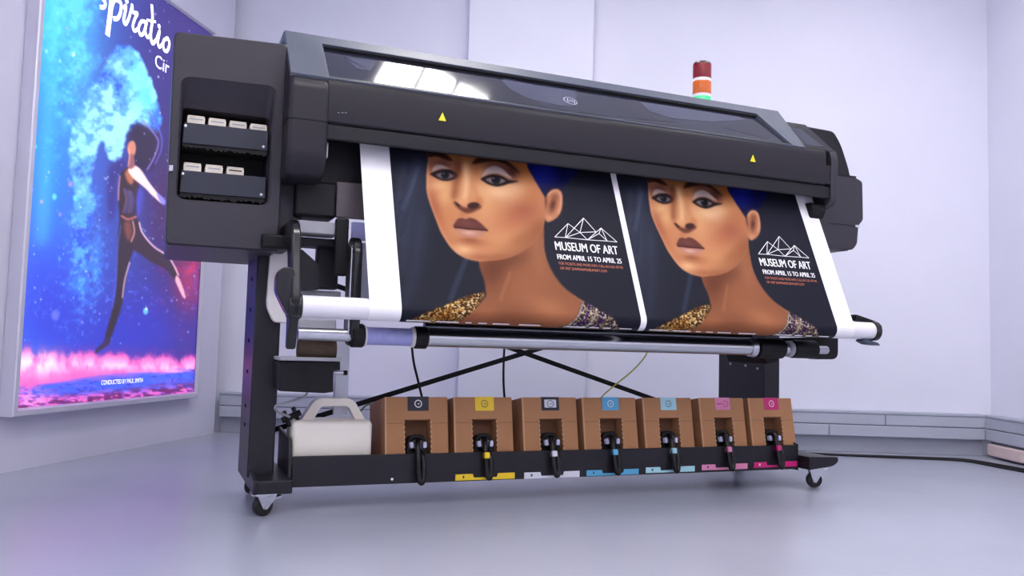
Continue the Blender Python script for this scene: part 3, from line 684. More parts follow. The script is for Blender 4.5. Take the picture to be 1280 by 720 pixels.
def sheet(bm, x0, x1, pts, lift, thick):
    Pn = np.array(pts); T = np.gradient(Pn, axis=0); T /= np.linalg.norm(T, axis=1)[:, None]; Nn = np.stack([T[:, 1], -T[:, 0]], 1)
    Nn = np.where((Nn @ np.array([0, 0]) > 1)[:, None], -Nn, Nn)
    return Pn+Nn*lift
def outward(pts):
    Pn = np.array(pts); T = np.gradient(Pn, axis=0); T /= np.linalg.norm(T, axis=1)[:, None]; return np.stack([T[:, 1], -T[:, 0]], 1)
Pn = np.array(pth); No = outward(pth)
if No[0] @ np.array([-.917, .398]) < 0: No = -No
fr_, bk_ = Pn, Pn-No*.0006
rows = [[bm.verts.new((x, q[0], q[1])) for q in arr] for x in (XL, XR) for arr in (fr_, bk_)]
n_ = len(pth)
for i in range(n_-1):
    bm.faces.new((rows[0][i], rows[0][i+1], rows[2][i+1], rows[2][i])); bm.faces.new((rows[1][i], rows[3][i], rows[3][i+1], rows[1][i+1]))
    bm.faces.new((rows[0][i], rows[1][i], rows[1][i+1], rows[0][i+1])); bm.faces.new((rows[2][i], rows[2][i+1], rows[3][i+1], rows[3][i]))
done('sheet', bm, 'paper', BN, ang=60)

# ---- painting of the portrait (measured on the sheet's surface)
pt = Paint(478, 812, 150, 430, 3, (32, 33, 47))
U, V = pt.uu, pt.vv
pt.put(pt.blob(520, 260, 22, 90, .12), (58, 64, 84), .55)
pt.put(pt.line([(521, 200), (512, 250), (498, 300)], 5, 3), (92, 102, 124), .35)
pt.put(pt.line([(505, 205), (500, 240), (492, 275)], 6, 3), (84, 94, 116), .3)
pt.put(pt.line([(530, 270), (520, 330), (505, 380)], 9, 4), (66, 78, 100), .35)
pt.put(pt.blob(770, 330, 40, 60), (28, 29, 43), .6)
pt.put(pt.line([(585, 318), (574, 346), (563, 374)], 4, 1.6), (104, 122, 146), .55)
pt.put(pt.line([(524, 208), (512, 240), (503, 262)], 5, 2.5), (120, 130, 152), .5)
pt.put(pt.line([(497, 240), (505, 290), (500, 340)], 8, 5), (70, 78, 100), .45)
# neck, shoulders
neck = pt.poly([(598, 318), (600, 335), (605, 349), (607, 362), (606, 372), (590, 388), (574, 402), (560, 416), (640, 424), (720, 420), (722, 400), (733, 381), (722, 372), (706, 360), (693, 344), (684, 326), (680, 308), (680, 285), (676, 262), (640, 270), (605, 300)], 5, .8)
pt.put(neck, (158, 102, 72))
pt.put(pt.blob(617, 338, 20, 26, .4), (112, 66, 46), .75, neck)
pt.put(pt.blob(636, 326, 32, 10, -.3), (112, 68, 48), .5, neck)
pt.put(pt.blob(672, 318, 12, 34, -.15), (182, 122, 88), .55, neck)
pt.put(pt.blob(655, 358, 22, 20), (172, 112, 80), .6, neck)
pt.put(pt.blob(640, 392, 30, 12), (134, 84, 60), .55, neck)
pt.put(pt.blob(686, 384, 26, 12, .3), (192, 128, 90), .7, neck)
pt.put(pt.line([(638, 340), (632, 356), (626, 374)], 3, 1.4), (198, 140, 104), .45, neck)
pt.put(pt.line([(680, 300), (682, 318), (691, 338), (706, 358), (730, 378)], 2.4, .8), (206, 150, 112), .55, neck)
pt.put(pt.blob(605, 392, 16, 10, -.5), (172, 112, 78), .6, neck)
# beaded garment
gn = pt.noise(2.2, 3, 2); gn2 = pt.noise(1.6, 8, 1)
gl_ = pt.poly([(517, 400), (533, 391), (549, 384), (566, 377), (584, 370), (600, 366), (606, 366), (603, 374), (594, 386), (584, 395), (575, 403), (560, 412), (517, 412)], 4, .5)
pt.put(gl_, (72, 44, 22))
pt.put(np.clip((gn-.5)*6, 0, 1), (196, 142, 62), .95, gl_); pt.put(np.clip((gn2-.66)*8, 0, 1), (248, 226, 172), .9, gl_)
pt.put(pt.blob(556, 394, 14, 8), (196, 120, 34), .35, gl_)
gr_ = pt.poly([(729, 377), (738, 381), (749, 387), (760, 393), (768, 399), (777, 407), (779, 415), (708, 415), (714, 405), (721, 396), (725, 386)], 4, .5)
pt.put(gr_, (44, 28, 50))
pt.put(np.clip((gn-.52)*6, 0, 1), (168, 142, 96), .8, gr_)
for k_ in range(4):
    o = k_*8.5; pt.put(pt.line([(729+o, 377+o*.45), (724+o*1.05, 392+o*.45), (712+o*1.15, 411+o*.3)], 3.2, .4), (74, 40, 118) if k_ % 2 else (196, 186, 178), .75, gr_)
pt.put(np.clip((gn2-.66)*8, 0, 1), (240, 226, 190), .8, gr_)
# turban behind the head
tb = pt.poly([(645, 150), (735, 150), (733, 205), (726, 212), (716, 221), (706, 234), (700, 242), (690, 250), (681, 250), (674, 238), (665, 220), (657, 203)], 4, .8)
pt.put(tb, (26, 28, 78)); pt.put(pt.blob(676, 212, 16, 20, -.4), (36, 46, 150), .9, tb); pt.put(pt.blob(690, 205, 10, 16, .3), (44, 58, 176), .55, tb)
pt.put(pt.blob(716, 214, 12, 8, -.8), (40, 50, 120), .6, tb); pt.put(pt.blob(692, 242, 14, 8), (20, 18, 44), .9, tb); pt.put(pt.blob(725, 200, 7, 14), (24, 24, 52), .8, tb)
# face
face = pt.poly([(534, 150), (534, 188), (535.5, 198), (533.5, 212), (533, 226), (533.5, 240), (537, 253), (541, 264), (546, 277), (551, 290), (557, 300), (564, 310), (572, 317.5), (584, 323.5), (598, 326.5), (612, 325.5), (626, 324), (642, 319.5), (656, 312), (668, 301), (677, 287), (682, 270), (683, 252), (676, 238), (666, 221), (658, 203), (654, 150)], 5, .7)
pt.put(face, (211, 147, 104))
fb = lambda cx, cy, rx, ry, rot, c, a, p=1.0: pt.put(pt.blob(cx, cy, rx, ry, rot, p), c, a, face)
fb(595, 185, 70, 16, .1, (178, 104, 56), .85)
fb(578, 190, 10, 12, 0, (214, 136, 76), .6)
fb(653, 206, 9, 20, -.5, (196, 116, 56), .8)
fb(622, 240, 24, 10, .12, (246, 202, 160), .85)
fb(640, 234, 16, 8, .3, (242, 196, 152), .55)
fb(606, 250, 14, 22, 0, (238, 182, 130), .55)
fb(654, 264, 23, 15, -.45, (160, 90, 72), .68)
fb(640, 276, 20, 12, -.5, (196, 122, 88), .55)
fb(666, 246, 12, 12, 0, (196, 126, 84), .6)
fb(671, 286, 14, 22, .5, (166, 102, 70), .75)
fb(646, 302, 28, 9, -.5, (160, 100, 68), .6)
fb(625, 300, 18, 16, 0, (224, 162, 112), .5)
fb(543, 258, 10, 24, -.25, (172, 100, 74), .75)
fb(556, 244, 9, 12, 0, (238, 184, 130), .7)
fb(550, 232, 12, 6, 0, (240, 190, 140), .75)
fb(552, 280, 8, 16, -.4, (196, 122, 80), .6)
fb(563, 268, 6, 12, 0, (208, 138, 92), .5)
fb(580, 312, 13, 8, .3, (246, 194, 144), .85)
fb(588, 303, 22, 5, .1, (178, 108, 74), .6)
fb(606, 322, 26, 5, .05, (172, 106, 74), .7)
fb(561, 303, 8, 10, .9, (204, 134, 92), .6)
pt.put(pt.line([(535, 196), (534, 225), (535, 243), (546, 276), (560, 303), (575, 318)], 2.2, .9), (232, 176, 136), .5, face)
pt.put(pt.line([(680, 282), (672, 297), (658, 310), (640, 320), (620, 325)], 11, 4), (160, 102, 72), .75, face)
# brows
pt.put(pt.poly([(530, 186), (549, 188.5), (558, 193.5), (566, 201), (556, 199.5), (546, 195.5), (534, 196)], 4, .6), (58, 30, 26), .95, face)
pt.put(pt.poly([(591, 205.5), (593, 200), (600, 196.5), (614, 195.5), (627, 198), (637, 203.5), (645, 211), (650, 217), (640, 211), (631, 205), (618, 202), (604, 203)], 4, .6), (58, 32, 28), .95, face)
# eye sockets
fb(553, 206, 16, 8, .15, (116, 74, 68), .9)
fb(538.5, 208, 4, 10, 0, (120, 74, 66), .5)
fb(622, 209, 20, 8, .25, (126, 82, 72), .85)
fb(640, 216, 10, 8, .7, (84, 48, 44), .85)
fb(572, 212, 6, 11, .1, (112, 64, 50), .85)
fb(594, 212, 5, 8, -.3, (188, 120, 78), .6)
pt.put(pt.poly([(540, 214), (543, 208), (549, 205.5), (556, 207.5), (563, 212), (558, 211.5), (550, 211.5), (545, 213.5)], 4, .8), (196, 176, 172), .85)
pt.put(pt.poly([(602, 221), (607, 212.5), (613, 208.5), (620, 207.5), (628, 211), (634, 217), (640, 223), (632, 220.5), (623, 217), (613, 217), (607, 219)], 4, .8), (212, 196, 192), .88)
# eyes
pt.put(pt.poly([(537.5, 217.5), (543, 214.5), (551, 212), (560, 211.8), (567, 214), (572.5, 218), (570, 223), (563, 225.5), (555, 226), (547, 223.5), (541, 220)], 4, .5), (30, 20, 24))
pt.put(pt.poly([(545, 219), (550, 216), (556, 215.5), (563, 217), (567, 220), (562, 223), (553, 223.2)], 4, .5), (128, 114, 118))
pt.put(pt.blob(556.5, 218.8, 5.2, 5.0, 0, 4), (20, 20, 26)); pt.put(pt.blob(554.6, 217, .8, .8), (220, 220, 232), .7)
pt.put(pt.poly([(601, 223.5), (607, 220.2), (614, 218.2), (622, 218.5), (630, 221.5), (636, 225), (648, 226.5), (636, 229.5), (628, 232), (620, 233), (611, 230.5), (605, 227)], 4, .5), (28, 18, 22))
pt.put(pt.poly([(607, 224), (613, 221.8), (620, 221.5), (628, 223.8), (632, 226.5), (625, 229.3), (616, 229.5), (610, 227)], 4, .5), (140, 124, 128))
pt.put(pt.blob(620, 225, 5.8, 5.2, 0, 4), (20, 20, 26)); pt.put(pt.blob(617.2, 222.8, .9, .9), (224, 224, 236), .7)
# nose
pt.put(pt.line([(573, 208), (571, 222), (569, 236), (567.5, 246)], 7, 2.2), (140, 84, 58), .68, face)
pt.put(pt.line([(582, 206), (583, 224), (582, 240), (580, 250)], 6, 2.2), (250, 206, 158), .85, face)
pt.put(pt.line([(592, 226), (594, 238), (598, 250)], 5, 2), (206, 138, 92), .6, face)
fb(598, 252, 6, 6, 0, (196, 124, 82), .7)
pt.put(pt.poly([(566.5, 252.5), (571, 259), (577, 264), (582, 266.5), (589, 266), (596, 262.8), (602, 259), (599, 254.5), (591, 256), (583, 259.5), (576, 257), (571, 253.5)], 4, .9), (106, 60, 48), .9)
fb(578, 252, 6.5, 4.5, .1, (228, 166, 120), .85)
fb(601, 252.5, 3, 4, 0, (206, 138, 96), .7)
pt.put(pt.poly([(568, 251.5), (572, 254), (576, 258), (572, 257.5)], 4, .6), (56, 28, 24), .9)
pt.put(pt.poly([(584, 257), (588, 253.5), (595, 253), (599, 256), (595, 259.5), (588, 260.5)], 4, .7), (54, 28, 26), .9)
fb(578, 268.5, 6, 3, .2, (190, 122, 86), .6)
# mouth
pt.put(pt.poly([(566.5, 283), (569, 278), (573, 273.2), (578, 272.6), (582, 274), (587, 272.3), (594, 274), (601, 279), (606, 284), (610, 288), (604, 290), (596, 291), (584, 290), (574, 288)], 4, .6), (112, 66, 60))
pt.put(pt.blob(583, 279, 11, 3.5, .2), (134, 82, 72), .7)
pt.put(pt.poly([(569, 286), (576, 285.6), (584, 286.6), (594, 287), (603, 288), (609, 287.8), (604, 293), (596, 296.4), (587, 297), (578, 295), (573, 291)], 4, .7), (196, 140, 120))
pt.put(pt.blob(586, 291, 9, 2.6, .1), (230, 184, 162), .8)
pt.put(pt.line([(568, 284), (577, 284.8), (584, 286), (596, 286.8), (609, 288)], 1.5, .4), (66, 32, 32), .85)
fb(588, 300, 12, 3, .1, (150, 88, 64), .55)
# ear
ear = pt.poly([(681, 252), (684, 243), (690, 237), (697, 236), (702, 240), (703.5, 250), (702, 262), (698, 270), (691, 275.5), (684, 277.5), (681, 272), (682, 262)], 5, .6)
pt.put(ear, (206, 142, 104)); pt.put(pt.blob(691, 256, 4.5, 10, .25), (96, 52, 44), .85, ear); pt.put(pt.blob(694, 246, 5, 3.5, .3), (150, 92, 70), .6, ear)
pt.put(pt.line([(685, 243), (693, 238.5), (700, 242), (701, 256), (698, 266)], 2.2, .7), (236, 180, 146), .7, ear); pt.put(pt.blob(687, 272, 4, 3), (226, 160, 124), .7, ear)
pt.put(pt.blob(682.5, 252, 2, 8), (92, 50, 42), .6)
# ---- the painted mesh of one print, used twice
dt = .0021; pf = np.array(path(0, dt)); nf = outward(pf)
if nf[0] @ np.array([-.917, .398]) < 0: nf = -nf
wrap_i = int(np.argmin(np.abs(np.cumsum(np.r_[0, np.linalg.norm(np.diff(pf, axis=0), axis=1)])-0)))
pf = pf+nf*.0005
xs = np.linspace(P0X, P0X+PW, int(PW/dt)); PX = np.zeros((len(pf), len(xs), 3)); PX[..., 0] = xs[None]; PX[..., 1] = pf[:, 0][:, None]; PX[..., 2] = pf[:, 1][:, None]
# flatten the wrapped part onto the slope's plane for the painting
arc = np.r_[0, np.cumsum(np.linalg.norm(np.diff(pf, axis=0), axis=1))]; st = pf[0]
FLt = PX.copy(); FLt[..., 1] = (st[0]+DY*arc)[:, None]; FLt[..., 2] = (st[1]+DZ*arc)[:, None]
u_, v_ = project(FLt); rgb = pt.sample(u_, v_); rgb = np.where(rgb.max(-1, keepdims=True) > 75, (rgb-130)*1.10+128, rgb)
lim = np.array(path(0, dt)); cut = (arc > arc[0]+ (np.linalg.norm(np.array([tang[0]-st[0], tang[1]-st[1]])) + (TR*math.radians(150))))
rgb[cut] = (30, 30, 42)
me = grid_mesh('portrait_print', PX-np.array([.127, -.31, .58]), rgb, .74); me.materials.append(MATS['portrait_ink'])
def on_sheet(u, v, lift=.0012):
    Nv = np.array([0, -.917, .398]); O = np.array([0, tang[0], tang[1]])+Nv*lift; d = ray(u, v); return CAM+d*(((O-CAM)@Nv)/(d@Nv))
SX, SU, SN = (1, 0, 0), (0, -DY, -DZ), (0, -.917, .398)
def line_text(s, a, b, c, bold, m, name):
    """a, b: lower left and lower right, c: upper left of the line of lettering as measured on the sheet"""
    a, b, c = on_sheet(*a), on_sheet(*b), on_sheet(*c); h = np.linalg.norm(np.array([c[1]-a[1], c[2]-a[2]]))
    return text_bm(s, a, SX, SU, b[0]-a[0], h, bold)
mlines = [[(693.5, 296.2), (710, 279.4), (725, 290.6), (734.4, 299.8)], [(710, 279.4), (706.5, 297)], [(706.9, 296.9), (729.4, 272.5), (745, 289.8)], [(729.4, 272.5), (725, 290.6)], [(706.9, 296.9), (725, 290.6), (745, 289.8)], [(734.4, 299.8), (751.3, 285), (771.3, 302.5)], [(751.3, 285), (748.8, 291.9), (758.8, 301)], [(734.4, 299.8), (748.8, 291.9)], [(751.3, 285), (758.8, 301)], [(693.5, 296.2), (706.9, 296.9), (734.4, 299.8), (758.8, 301.3), (771.3, 302.5)]]
proto = None
for k_ in range(2):
    dx = PITCH*k_
    o = bpy.data.objects.new('portrait_print', me); COL.objects.link(o); o.parent = BN; o.location.x = dx
    o['label'] = 'left portrait print' if k_ == 0 else 'right portrait print'
    if k_ == 0:
        def sub(bm, m, nm):
            bmesh.ops.translate(bm, verts=bm.verts, vec=-Vector((.127, -.31, .58))); return done(nm, bm, m, o, local=True, smooth=False)
        bm = B()
        for ln in mlines:
            for a, b in zip(ln[:-1], ln[1:]): ribbon(bm, [on_sheet(*a), on_sheet(*b)], .0022, SN)
        subs = [sub(bm, 'text_white', 'mountain_emblem')]
        subs.append(sub(line_text('MUSEUM OF ART', (694.6, 312.3), (773.4, 318.6), (693.6, 301.6), .022, 0, 0), 'text_white', 'title_lettering'))
        subs.append(sub(line_text('FROM APRIL 15 TO APRIL 25', (697, 323.8), (777.6, 330), (696.4, 317.6), .03, 0, 0), 'text_white', 'date_lettering'))
        subs.append(sub(line_text('FOR TICKETS AND MORE INFO CALL 815 563 479 90', (699, 330.6), (778.8, 336.4), (698.8, 327.4), 0, 0, 0), 'text_orange', 'contact_lettering'))
        subs.append(sub(line_text('OR VISIT SANFRANMUSEUMART.COM', (700.6, 336.6), (758.8, 340.6), (700.2, 333.4), 0, 0, 0), 'text_orange', 'contact_lettering'))
    else:
        for s_ in subs:
            c = s_.copy(); COL.objects.link(c); c.parent = o
# registration dashes across the bottom of the wrap
R_ = TR+.0022; a0, a1 = math.radians(232), math.radians(242)
segs = []; x = -.64; r_ = random.Random(3)
for px0, px1 in ((508, 538), (545, 574), (582, 590), (598, 609), (616, 637), (649, 676), (708, 732), (737, 749), (754, 764), (775, 790)):
    segs.append((aX(px0, 402, -.33), aX(px1, 402, -.33)))
allseg = segs+[(a+PITCH, b+PITCH) for a, b in segs]
for a, b in allseg:
    if b > XR-.03: continue
    bm = B(); va = [[bm.verts.new((x_, TC[0]+R_*math.cos(t), TC[1]+R_*math.sin(t))) for t in (a0, (a0+a1)/2, a1)] for x_ in (a, b)]
    for i in range(2): bm.faces.new((va[0][i], va[1][i], va[1][i+1], va[0][i+1]))
    done('registration_mark', bm, 'text_white', BN)

# ================================================================== ink cartons on the shelf
TILT = math.radians(-10)
LE = [482, 568.4, 654.4, 730, 806, 877, 939]; RE = [560.7, 641.5, 722.4, 797, 867, 932.5, 993]
def carton(i):
    nm, _ = SUPPLY[i]; ink = 'ink_'+nm.replace(' ', '_')
    xl, xr = aX(LE[i], 535, .03), aX(RE[i], 535, .03); W = xr-xl; x = (xl+xr)/2; Hh = .217
    extra = {'black': 'beside the white jug', 'yellow': 'second from the white jug', 'white': 'third from the white jug', 'blue': 'fourth from the white jug', 'pale cyan': 'third from the right end', 'pink': 'second from the right end', 'magenta': 'at the right end of the shelf'}[nm]
    r = thing('ink_carton', (x, .0135, .1355), f'brown cardboard ink carton with a {nm} label, {extra}', 'carton', 'ink cartons on the shelf of the printer')
    r.rotation_euler = (TILT, 0, 0)
    h = W/2; n0, n1, nz = -W*.205, W*.225, Hh*.655
    bm = B()
    prism_y(bm, [(-h, 0), (n0, 0), (n0, nz), (n1, nz), (n1, 0), (h, 0), (h, Hh), (-h, Hh)], 0, .055)
    box(bm, -h, h, .0555, .215, 0, Hh); body = done('carton_body', bm, 'cardboard', r, bevel=.0025, local=True)
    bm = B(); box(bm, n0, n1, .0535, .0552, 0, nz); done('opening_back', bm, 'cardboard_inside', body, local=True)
    # folded edge strip on the left and the scored line across the front
    bm = B(); box(bm, -h-.0012, -h+.004, -.001, .006, .002, Hh-.001); done('folded_edge', bm, 'cardboard_edge', body, local=True)
    for x0_, x1_ in ((-h+.004, n0-.004), (n1+.004, h-.002)):
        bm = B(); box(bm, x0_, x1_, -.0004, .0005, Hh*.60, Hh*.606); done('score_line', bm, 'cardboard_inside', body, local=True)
    for s, xx in ((1, n0), (-1, n1)):      # torn perforation teeth down the opening
        bm = B(); pz = [(xx-.001*s, 0.)]
        for k_ in range(9): z = nz*(k_+.5)/9; pz += [(xx+.0004*s, z-.006), (xx+.004*s, z), (xx+.0004*s, z+.006)]
        prism_y(bm, pz+[(xx-.001*s, nz)], .0004, .006); done('torn_edge', bm, 'cardboard_edge', body, local=True)
    # label folded over the top edge
    lw = .034 if nm != 'black' else .036; lh = .046; cx = (n0+n1)/2+(.002 if nm != 'white' else 0)
    bm = B(); prism_y(bm, fillet([(cx-lw, Hh-lh), (cx+lw, Hh-lh), (cx+lw, Hh+.0012), (cx-lw, Hh+.0012)], [.004, .004, .0005, .0005], 3), -.0012, .0002)
    box(bm, cx-lw, cx+lw, -.001, .03, Hh+.0002, Hh+.0012)
    lb = done('colour_label', bm, 'ink_black' if nm == 'white' else ink, r, local=True, label=f'{nm} label')
    if nm == 'white':
        bm = B(); prism_y(bm, fillet([(cx-.023, Hh-.036), (cx+.023, Hh-.036), (cx+.023, Hh-.008), (cx-.023, Hh-.008)], .003, 3), -.0018, -.001); done('label_panel', bm, ink, lb, local=True)
    mk = {'black': 'text_white', 'yellow': 'mark_dark', 'white': 'mark_dark', 'blue': 'text_white', 'pale cyan': 'mark_dark', 'pink': 'ink_magenta', 'magenta': 'text_white'}[nm]
    ex = cx+(.013 if nm == 'pink' else 0); ez = Hh-.0225
    bm = B(); ribbon(bm, [(ex+.0115*math.cos(t), -.0021, ez+.0115*math.sin(t)) for t in np.linspace(0, 2*math.pi, 25)], .0030 if nm == 'black' else .0022, (0, -1, 0))
    ribbon(bm, [(ex-.002, -.0021, ez), (ex+.0005, -.0021, ez-.003), (ex+.004, -.0021, ez+.003)], .0022, (0, -1, 0)); done('emblem', bm, mk, lb, local=True, smooth=False)
    if nm == 'pink':
        bm = B()
        for k_ in range(3): box(bm, cx-.026+k_*.008, cx-.021+k_*.008, -.0018, -.001, ez-.003, ez+.002)
        done('label_print', bm, mk, lb, local=True)
    # connector in the opening: black moulded socket, two pale grips
    cm = (n0+n1)/2; 
    sh_ = fillet([(cm-.036, -.004), (cm+.036, -.004), (cm+.036, .060), (cm+.024, .096), (cm-.024, .096), (cm-.036, .060)], [.004, .004, .02, .02, .02, .02], 4)
    bm = B(); prism_y(bm, sh_, .012, .052); cn = done('connector', bm, 'black', r, bevel=.004, local=True)
    bm = B(); lathe(bm, [(0, .024), (.010, .024), (.014, .020), (.016, .012)], (cm, .014, .062), (0, -1, 0), 20); done('connector_cap', bm, 'black_gloss', cn, local=True)
    for s in (-1, 1):
        bm = B(); prism_y(bm, fillet([(cm+s*.021-.0065, .050), (cm+s*.021+.0065, .050), (cm+s*.023+.0055, .070), (cm+s*.023-.0055, .070)], .005, 3), -.006, .010); done('grip', bm, 'pad', cn, bevel=.002, local=True)
    # hose loop hanging over the lip of the shelf
    bm = B(); dn = -.062 if nm == 'black' else -.054
    cm -= .001+.0012*i; loop = [(cm-.002, .010, .074), (cm-.003, -.008, .074), (cm-.006, -.020, .060), (cm-.008, -.030, .014), (cm-.007, -.033, dn+.016), (cm+.001, -.033, dn), (cm+.008, -.032, dn+.016), (cm+.009, -.030, .008), (cm+.007, -.018, .034), (cm+.005, -.004, .044), (cm+.003, .014, .046)]
    tube(bm, loop, .0088, 12, 5); hs_ = done('hose', bm, 'hose', r, local=True)
    if nm != 'black':
        bm = B(); box(bm, cm-.0155, cm+.002, -.043, -.020, .010, .030); done('colour_clip', bm, ink, r, bevel=.002, local=True, label=f'{nm} hose clip')
    return r
for i in range(7): carton(i)

# ================================================================== white jug
jx0, jx1 = -.893, -.642; jm = (jx0+jx1)/2
JG = thing('plastic_jug', (jm, .03, .128), 'white plastic jug with a moulded handle at the left end of the shelf', 'jug')
W_ = jx1-jx0; h = W_/2; bz, tz = .0, .146
def rr(w_, d0, d1, z, r=.018): return [(x, y, z) for x, y in fillet([(-w_, d0), (w_, d0), (w_, d1), (-w_, d1)], r, 4)]
bm = B(); skin(bm, [rr(h-.004, .004, .146, 0), rr(h, 0, .15, .004), rr(h, 0, .15, tz-.012), rr(h-.004, .004, .146, tz-.003), rr(h-.012, .012, .138, tz)], True, True); done('jug_body', bm, 'jug_plastic', JG, local=True, ang=50)
ho = fillet([(-h+.030, tz-.004), (-h+.075, .213), (h-.055, .213), (h-.012, tz-.004)], [.002, .022, .022, .002], 6)
hi = fillet([(-h+.068, tz-.004), (-h+.094, .189), (h-.070, .189), (h-.044, tz-.004)], [.002, .010, .012, .002], 6)
bm = B(); skin(bm, [y3(ho, .052), y3(ho, .098), y3(hi, .098), y3(hi, .052), y3(ho, .052)]); bmesh.ops.remove_doubles(bm, verts=bm.verts, dist=1e-5)
done('jug_handle', bm, 'jug_plastic', JG, bevel=.007, seg=3, local=True)

# ================================================================== cable on the floor by the back wall
fl = lambda u, v: (CAM+ray(u, v)*((.006-CAM[2])/ray(u, v)[2]))
bm = B()
for dv, r in ((0, .006), (1.6, .005)):
    tube(bm, [fl(u, v+dv*k_) for k_, (u, v) in zip((0, .1, .2, .5, .7, 1, 1.6, 2), ((960, 566), (1005, 566.5), (1050, 568.5), (1100, 570.2), (1160, 572.4), (1205, 574.5), (1245, 580.5), (1330, 596)))], r, 8)
o = done('floor_cable', bm, 'black', None); tag(o, 'black cable trailing along the floor below the wall trunking', 'cable')

# ================================================================== light box poster on the left wall
S0, S1, Z0, Z1 = -1.640, -.318, .212, 2.170
LB = thing('light_box_poster', pp((S0+S1)/2, .0, Z0), 'tall backlit poster of a leaping dancer in blue and magenta powder', 'poster')
fw = .030
def rect(s0, s1, z0, z1, o): return [pp(s0, o, z0), pp(s1, o, z0), pp(s1, o, z1), pp(s0, o, z1)]
bm = B(); skin(bm, [rect(S0, S1, Z0, Z1, .001), rect(S0, S1, Z0, Z1, .055), rect(S0+.004, S1-.004, Z0+.004, Z1-.004, .060), rect(S0+fw-.008, S1-fw+.008, Z0+fw-.008, Z1-fw+.008, .060), rect(S0+fw, S1-fw, Z0+fw, Z1-fw, .046)], True, False)
done('frame', bm, 'frame_alu', LB, smooth=False)
bm = B(); skin(bm, [rect(S0+fw-.002, S1-fw+.002, Z0+fw-.002, Z1-fw+.002, .030), rect(S0+fw-.002, S1-fw+.002, Z0+fw-.002, Z1-fw+.002, .0425)], True, True); done('backing', bm, 'white_plastic', LB, smooth=False)
pc = Paint(-6, 300, -190, 545, 2, (40, 60, 200)); U, V = pc.uu, pc.vv
# ground colours: cyan upper left, blue, violet towards the right edge
gx = np.clip((U-40)/210, 0, 1); gy = np.clip((V+150)/600, 0, 1)
def mixc(a, b, t): return np.array(a, float)*(1-t[..., None])+np.array(b, float)*t[..., None]
pc.img = mixc((60, 120, 240), (44, 26, 110), np.clip(gx*1.25-.1, 0, 1)**.9)
pc.put(pc.blob(60, 20, 60, 130), (60, 200, 250), .9); pc.put(pc.blob(62, 190, 32, 150), (30, 130, 245), .8)
pc.put(pc.blob(60, 380, 60, 90), (40, 54, 205), .85); pc.put(pc.blob(200, 395, 70, 55), (44, 40, 170), .85)
pc.put(pc.blob(140, 420, 90, 40), (40, 44, 190), .7); pc.put(pc.blob(232, 330, 26, 70), (74, 18, 84), .85)
pc.put(pc.blob(236, 350, 18, 36), (196, 34, 96), .6); pc.put(pc.blob(224, 60, 40, 70), (52, 34, 130), .7); pc.put(pc.blob(205, 250, 22, 70), (62, 18, 78), .8)
n1 = pc.noise(34, 5, 5); n2 = pc.noise(16, 9, 4); n3 = pc.noise(9, 12, 3)
pc.put(np.clip((n2-.55)*5, 0, 1)*np.clip((V-250)/60, 0, 1)*pc.blob(230, 300, 26, 80), (226, 50, 110), .7)
# powder cloud and falling column of powder
cl = pc.poly([(139, 68), (148, 56), (164, 58), (177, 76), (187, 96), (195, 120), (201, 146), (200, 162), (190, 168), (180, 158), (168, 152), (158, 170), (151, 196), (143, 204), (134, 192), (128, 172), (120, 190), (112, 230), (118, 262), (110, 300), (104, 345), (90, 300), (92, 230), (86, 180), (98, 140), (112, 110), (126, 92)], 5, 3.5)
n4 = pc.noise(5, 14, 3)
dens = np.clip((cl+.5*(n2-.5)+.4*(n3-.5)+.2*(n4-.5)-.30)*2.2, 0, 1)
shade = np.clip(.5+2.0*(n1-.5)+1.1*(n3-.5)+.5*(n4-.5), 0, 1)
pc.put(dens, (58, 128, 236), .95); pc.put(dens*shade, (128, 206, 252), .9); pc.put(dens*np.clip((shade-.62)*3, 0, 1), (176, 240, 255), .7); pc.put(dens*np.clip((.36-shade)*3.2, 0, 1), (36, 66, 206), .75)
pc.put(dens*pc.blob(176, 108, 16, 40, -.3)*np.clip(n2*1.7, 0, 1), (112, 240, 252), .85)
col_ = np.clip((pc.blob(105, 320, 26, 95)+.5*(n2-.5)+.5*(n4-.5)-.3)*2, 0, 1); pc.put(col_*np.clip(shade*1.2, 0, 1), (64, 150, 248), .85); pc.put(col_*np.clip((n4-.55)*4, 0, 1), (140, 220, 255), .3)
up_ = np.clip((pc.blob(92, 20, 34, 150, .12)+.5*(n2-.5)+.4*(n4-.5)-.25)*1.8, 0, 1); pc.put(up_*np.clip(shade*1.3, 0, 1), (96, 214, 252), .85)
pc.put(pc.line([(76, -150), (66, 60), (52, 300)], 12, 6), (90, 220, 255), .5); pc.put(pc.line([(120, -150), (108, 40), (100, 200)], 14, 8), (80, 190, 250), .3)
pc.put(np.clip((n4-.62)*5, 0, 1)*np.clip((V-200)/150, 0, 1)*np.clip((430-V)/40, 0, 1), (90, 120, 250), .35)
# dark space round the dancer's hair and back
pc.put(pc.poly([(160, 172), (170, 156), (188, 160), (200, 172), (200, 196), (190, 212), (178, 214), (166, 204)], 4, 2.5), (32, 12, 52), .9)
pc.put(pc.poly([(138, 206), (160, 200), (158, 214), (148, 222), (146, 250), (138, 280), (134, 250)], 4, 3), (40, 22, 110), .7)
pc.put(pc.line([(178, 150), (192, 166), (198, 178), (193, 196), (184, 212)], 2.2, .7), (150, 120, 230), .8); pc.put(pc.line([(186, 140), (200, 165), (202, 185), (194, 205)], 2, .7), (110, 110, 240), .7)
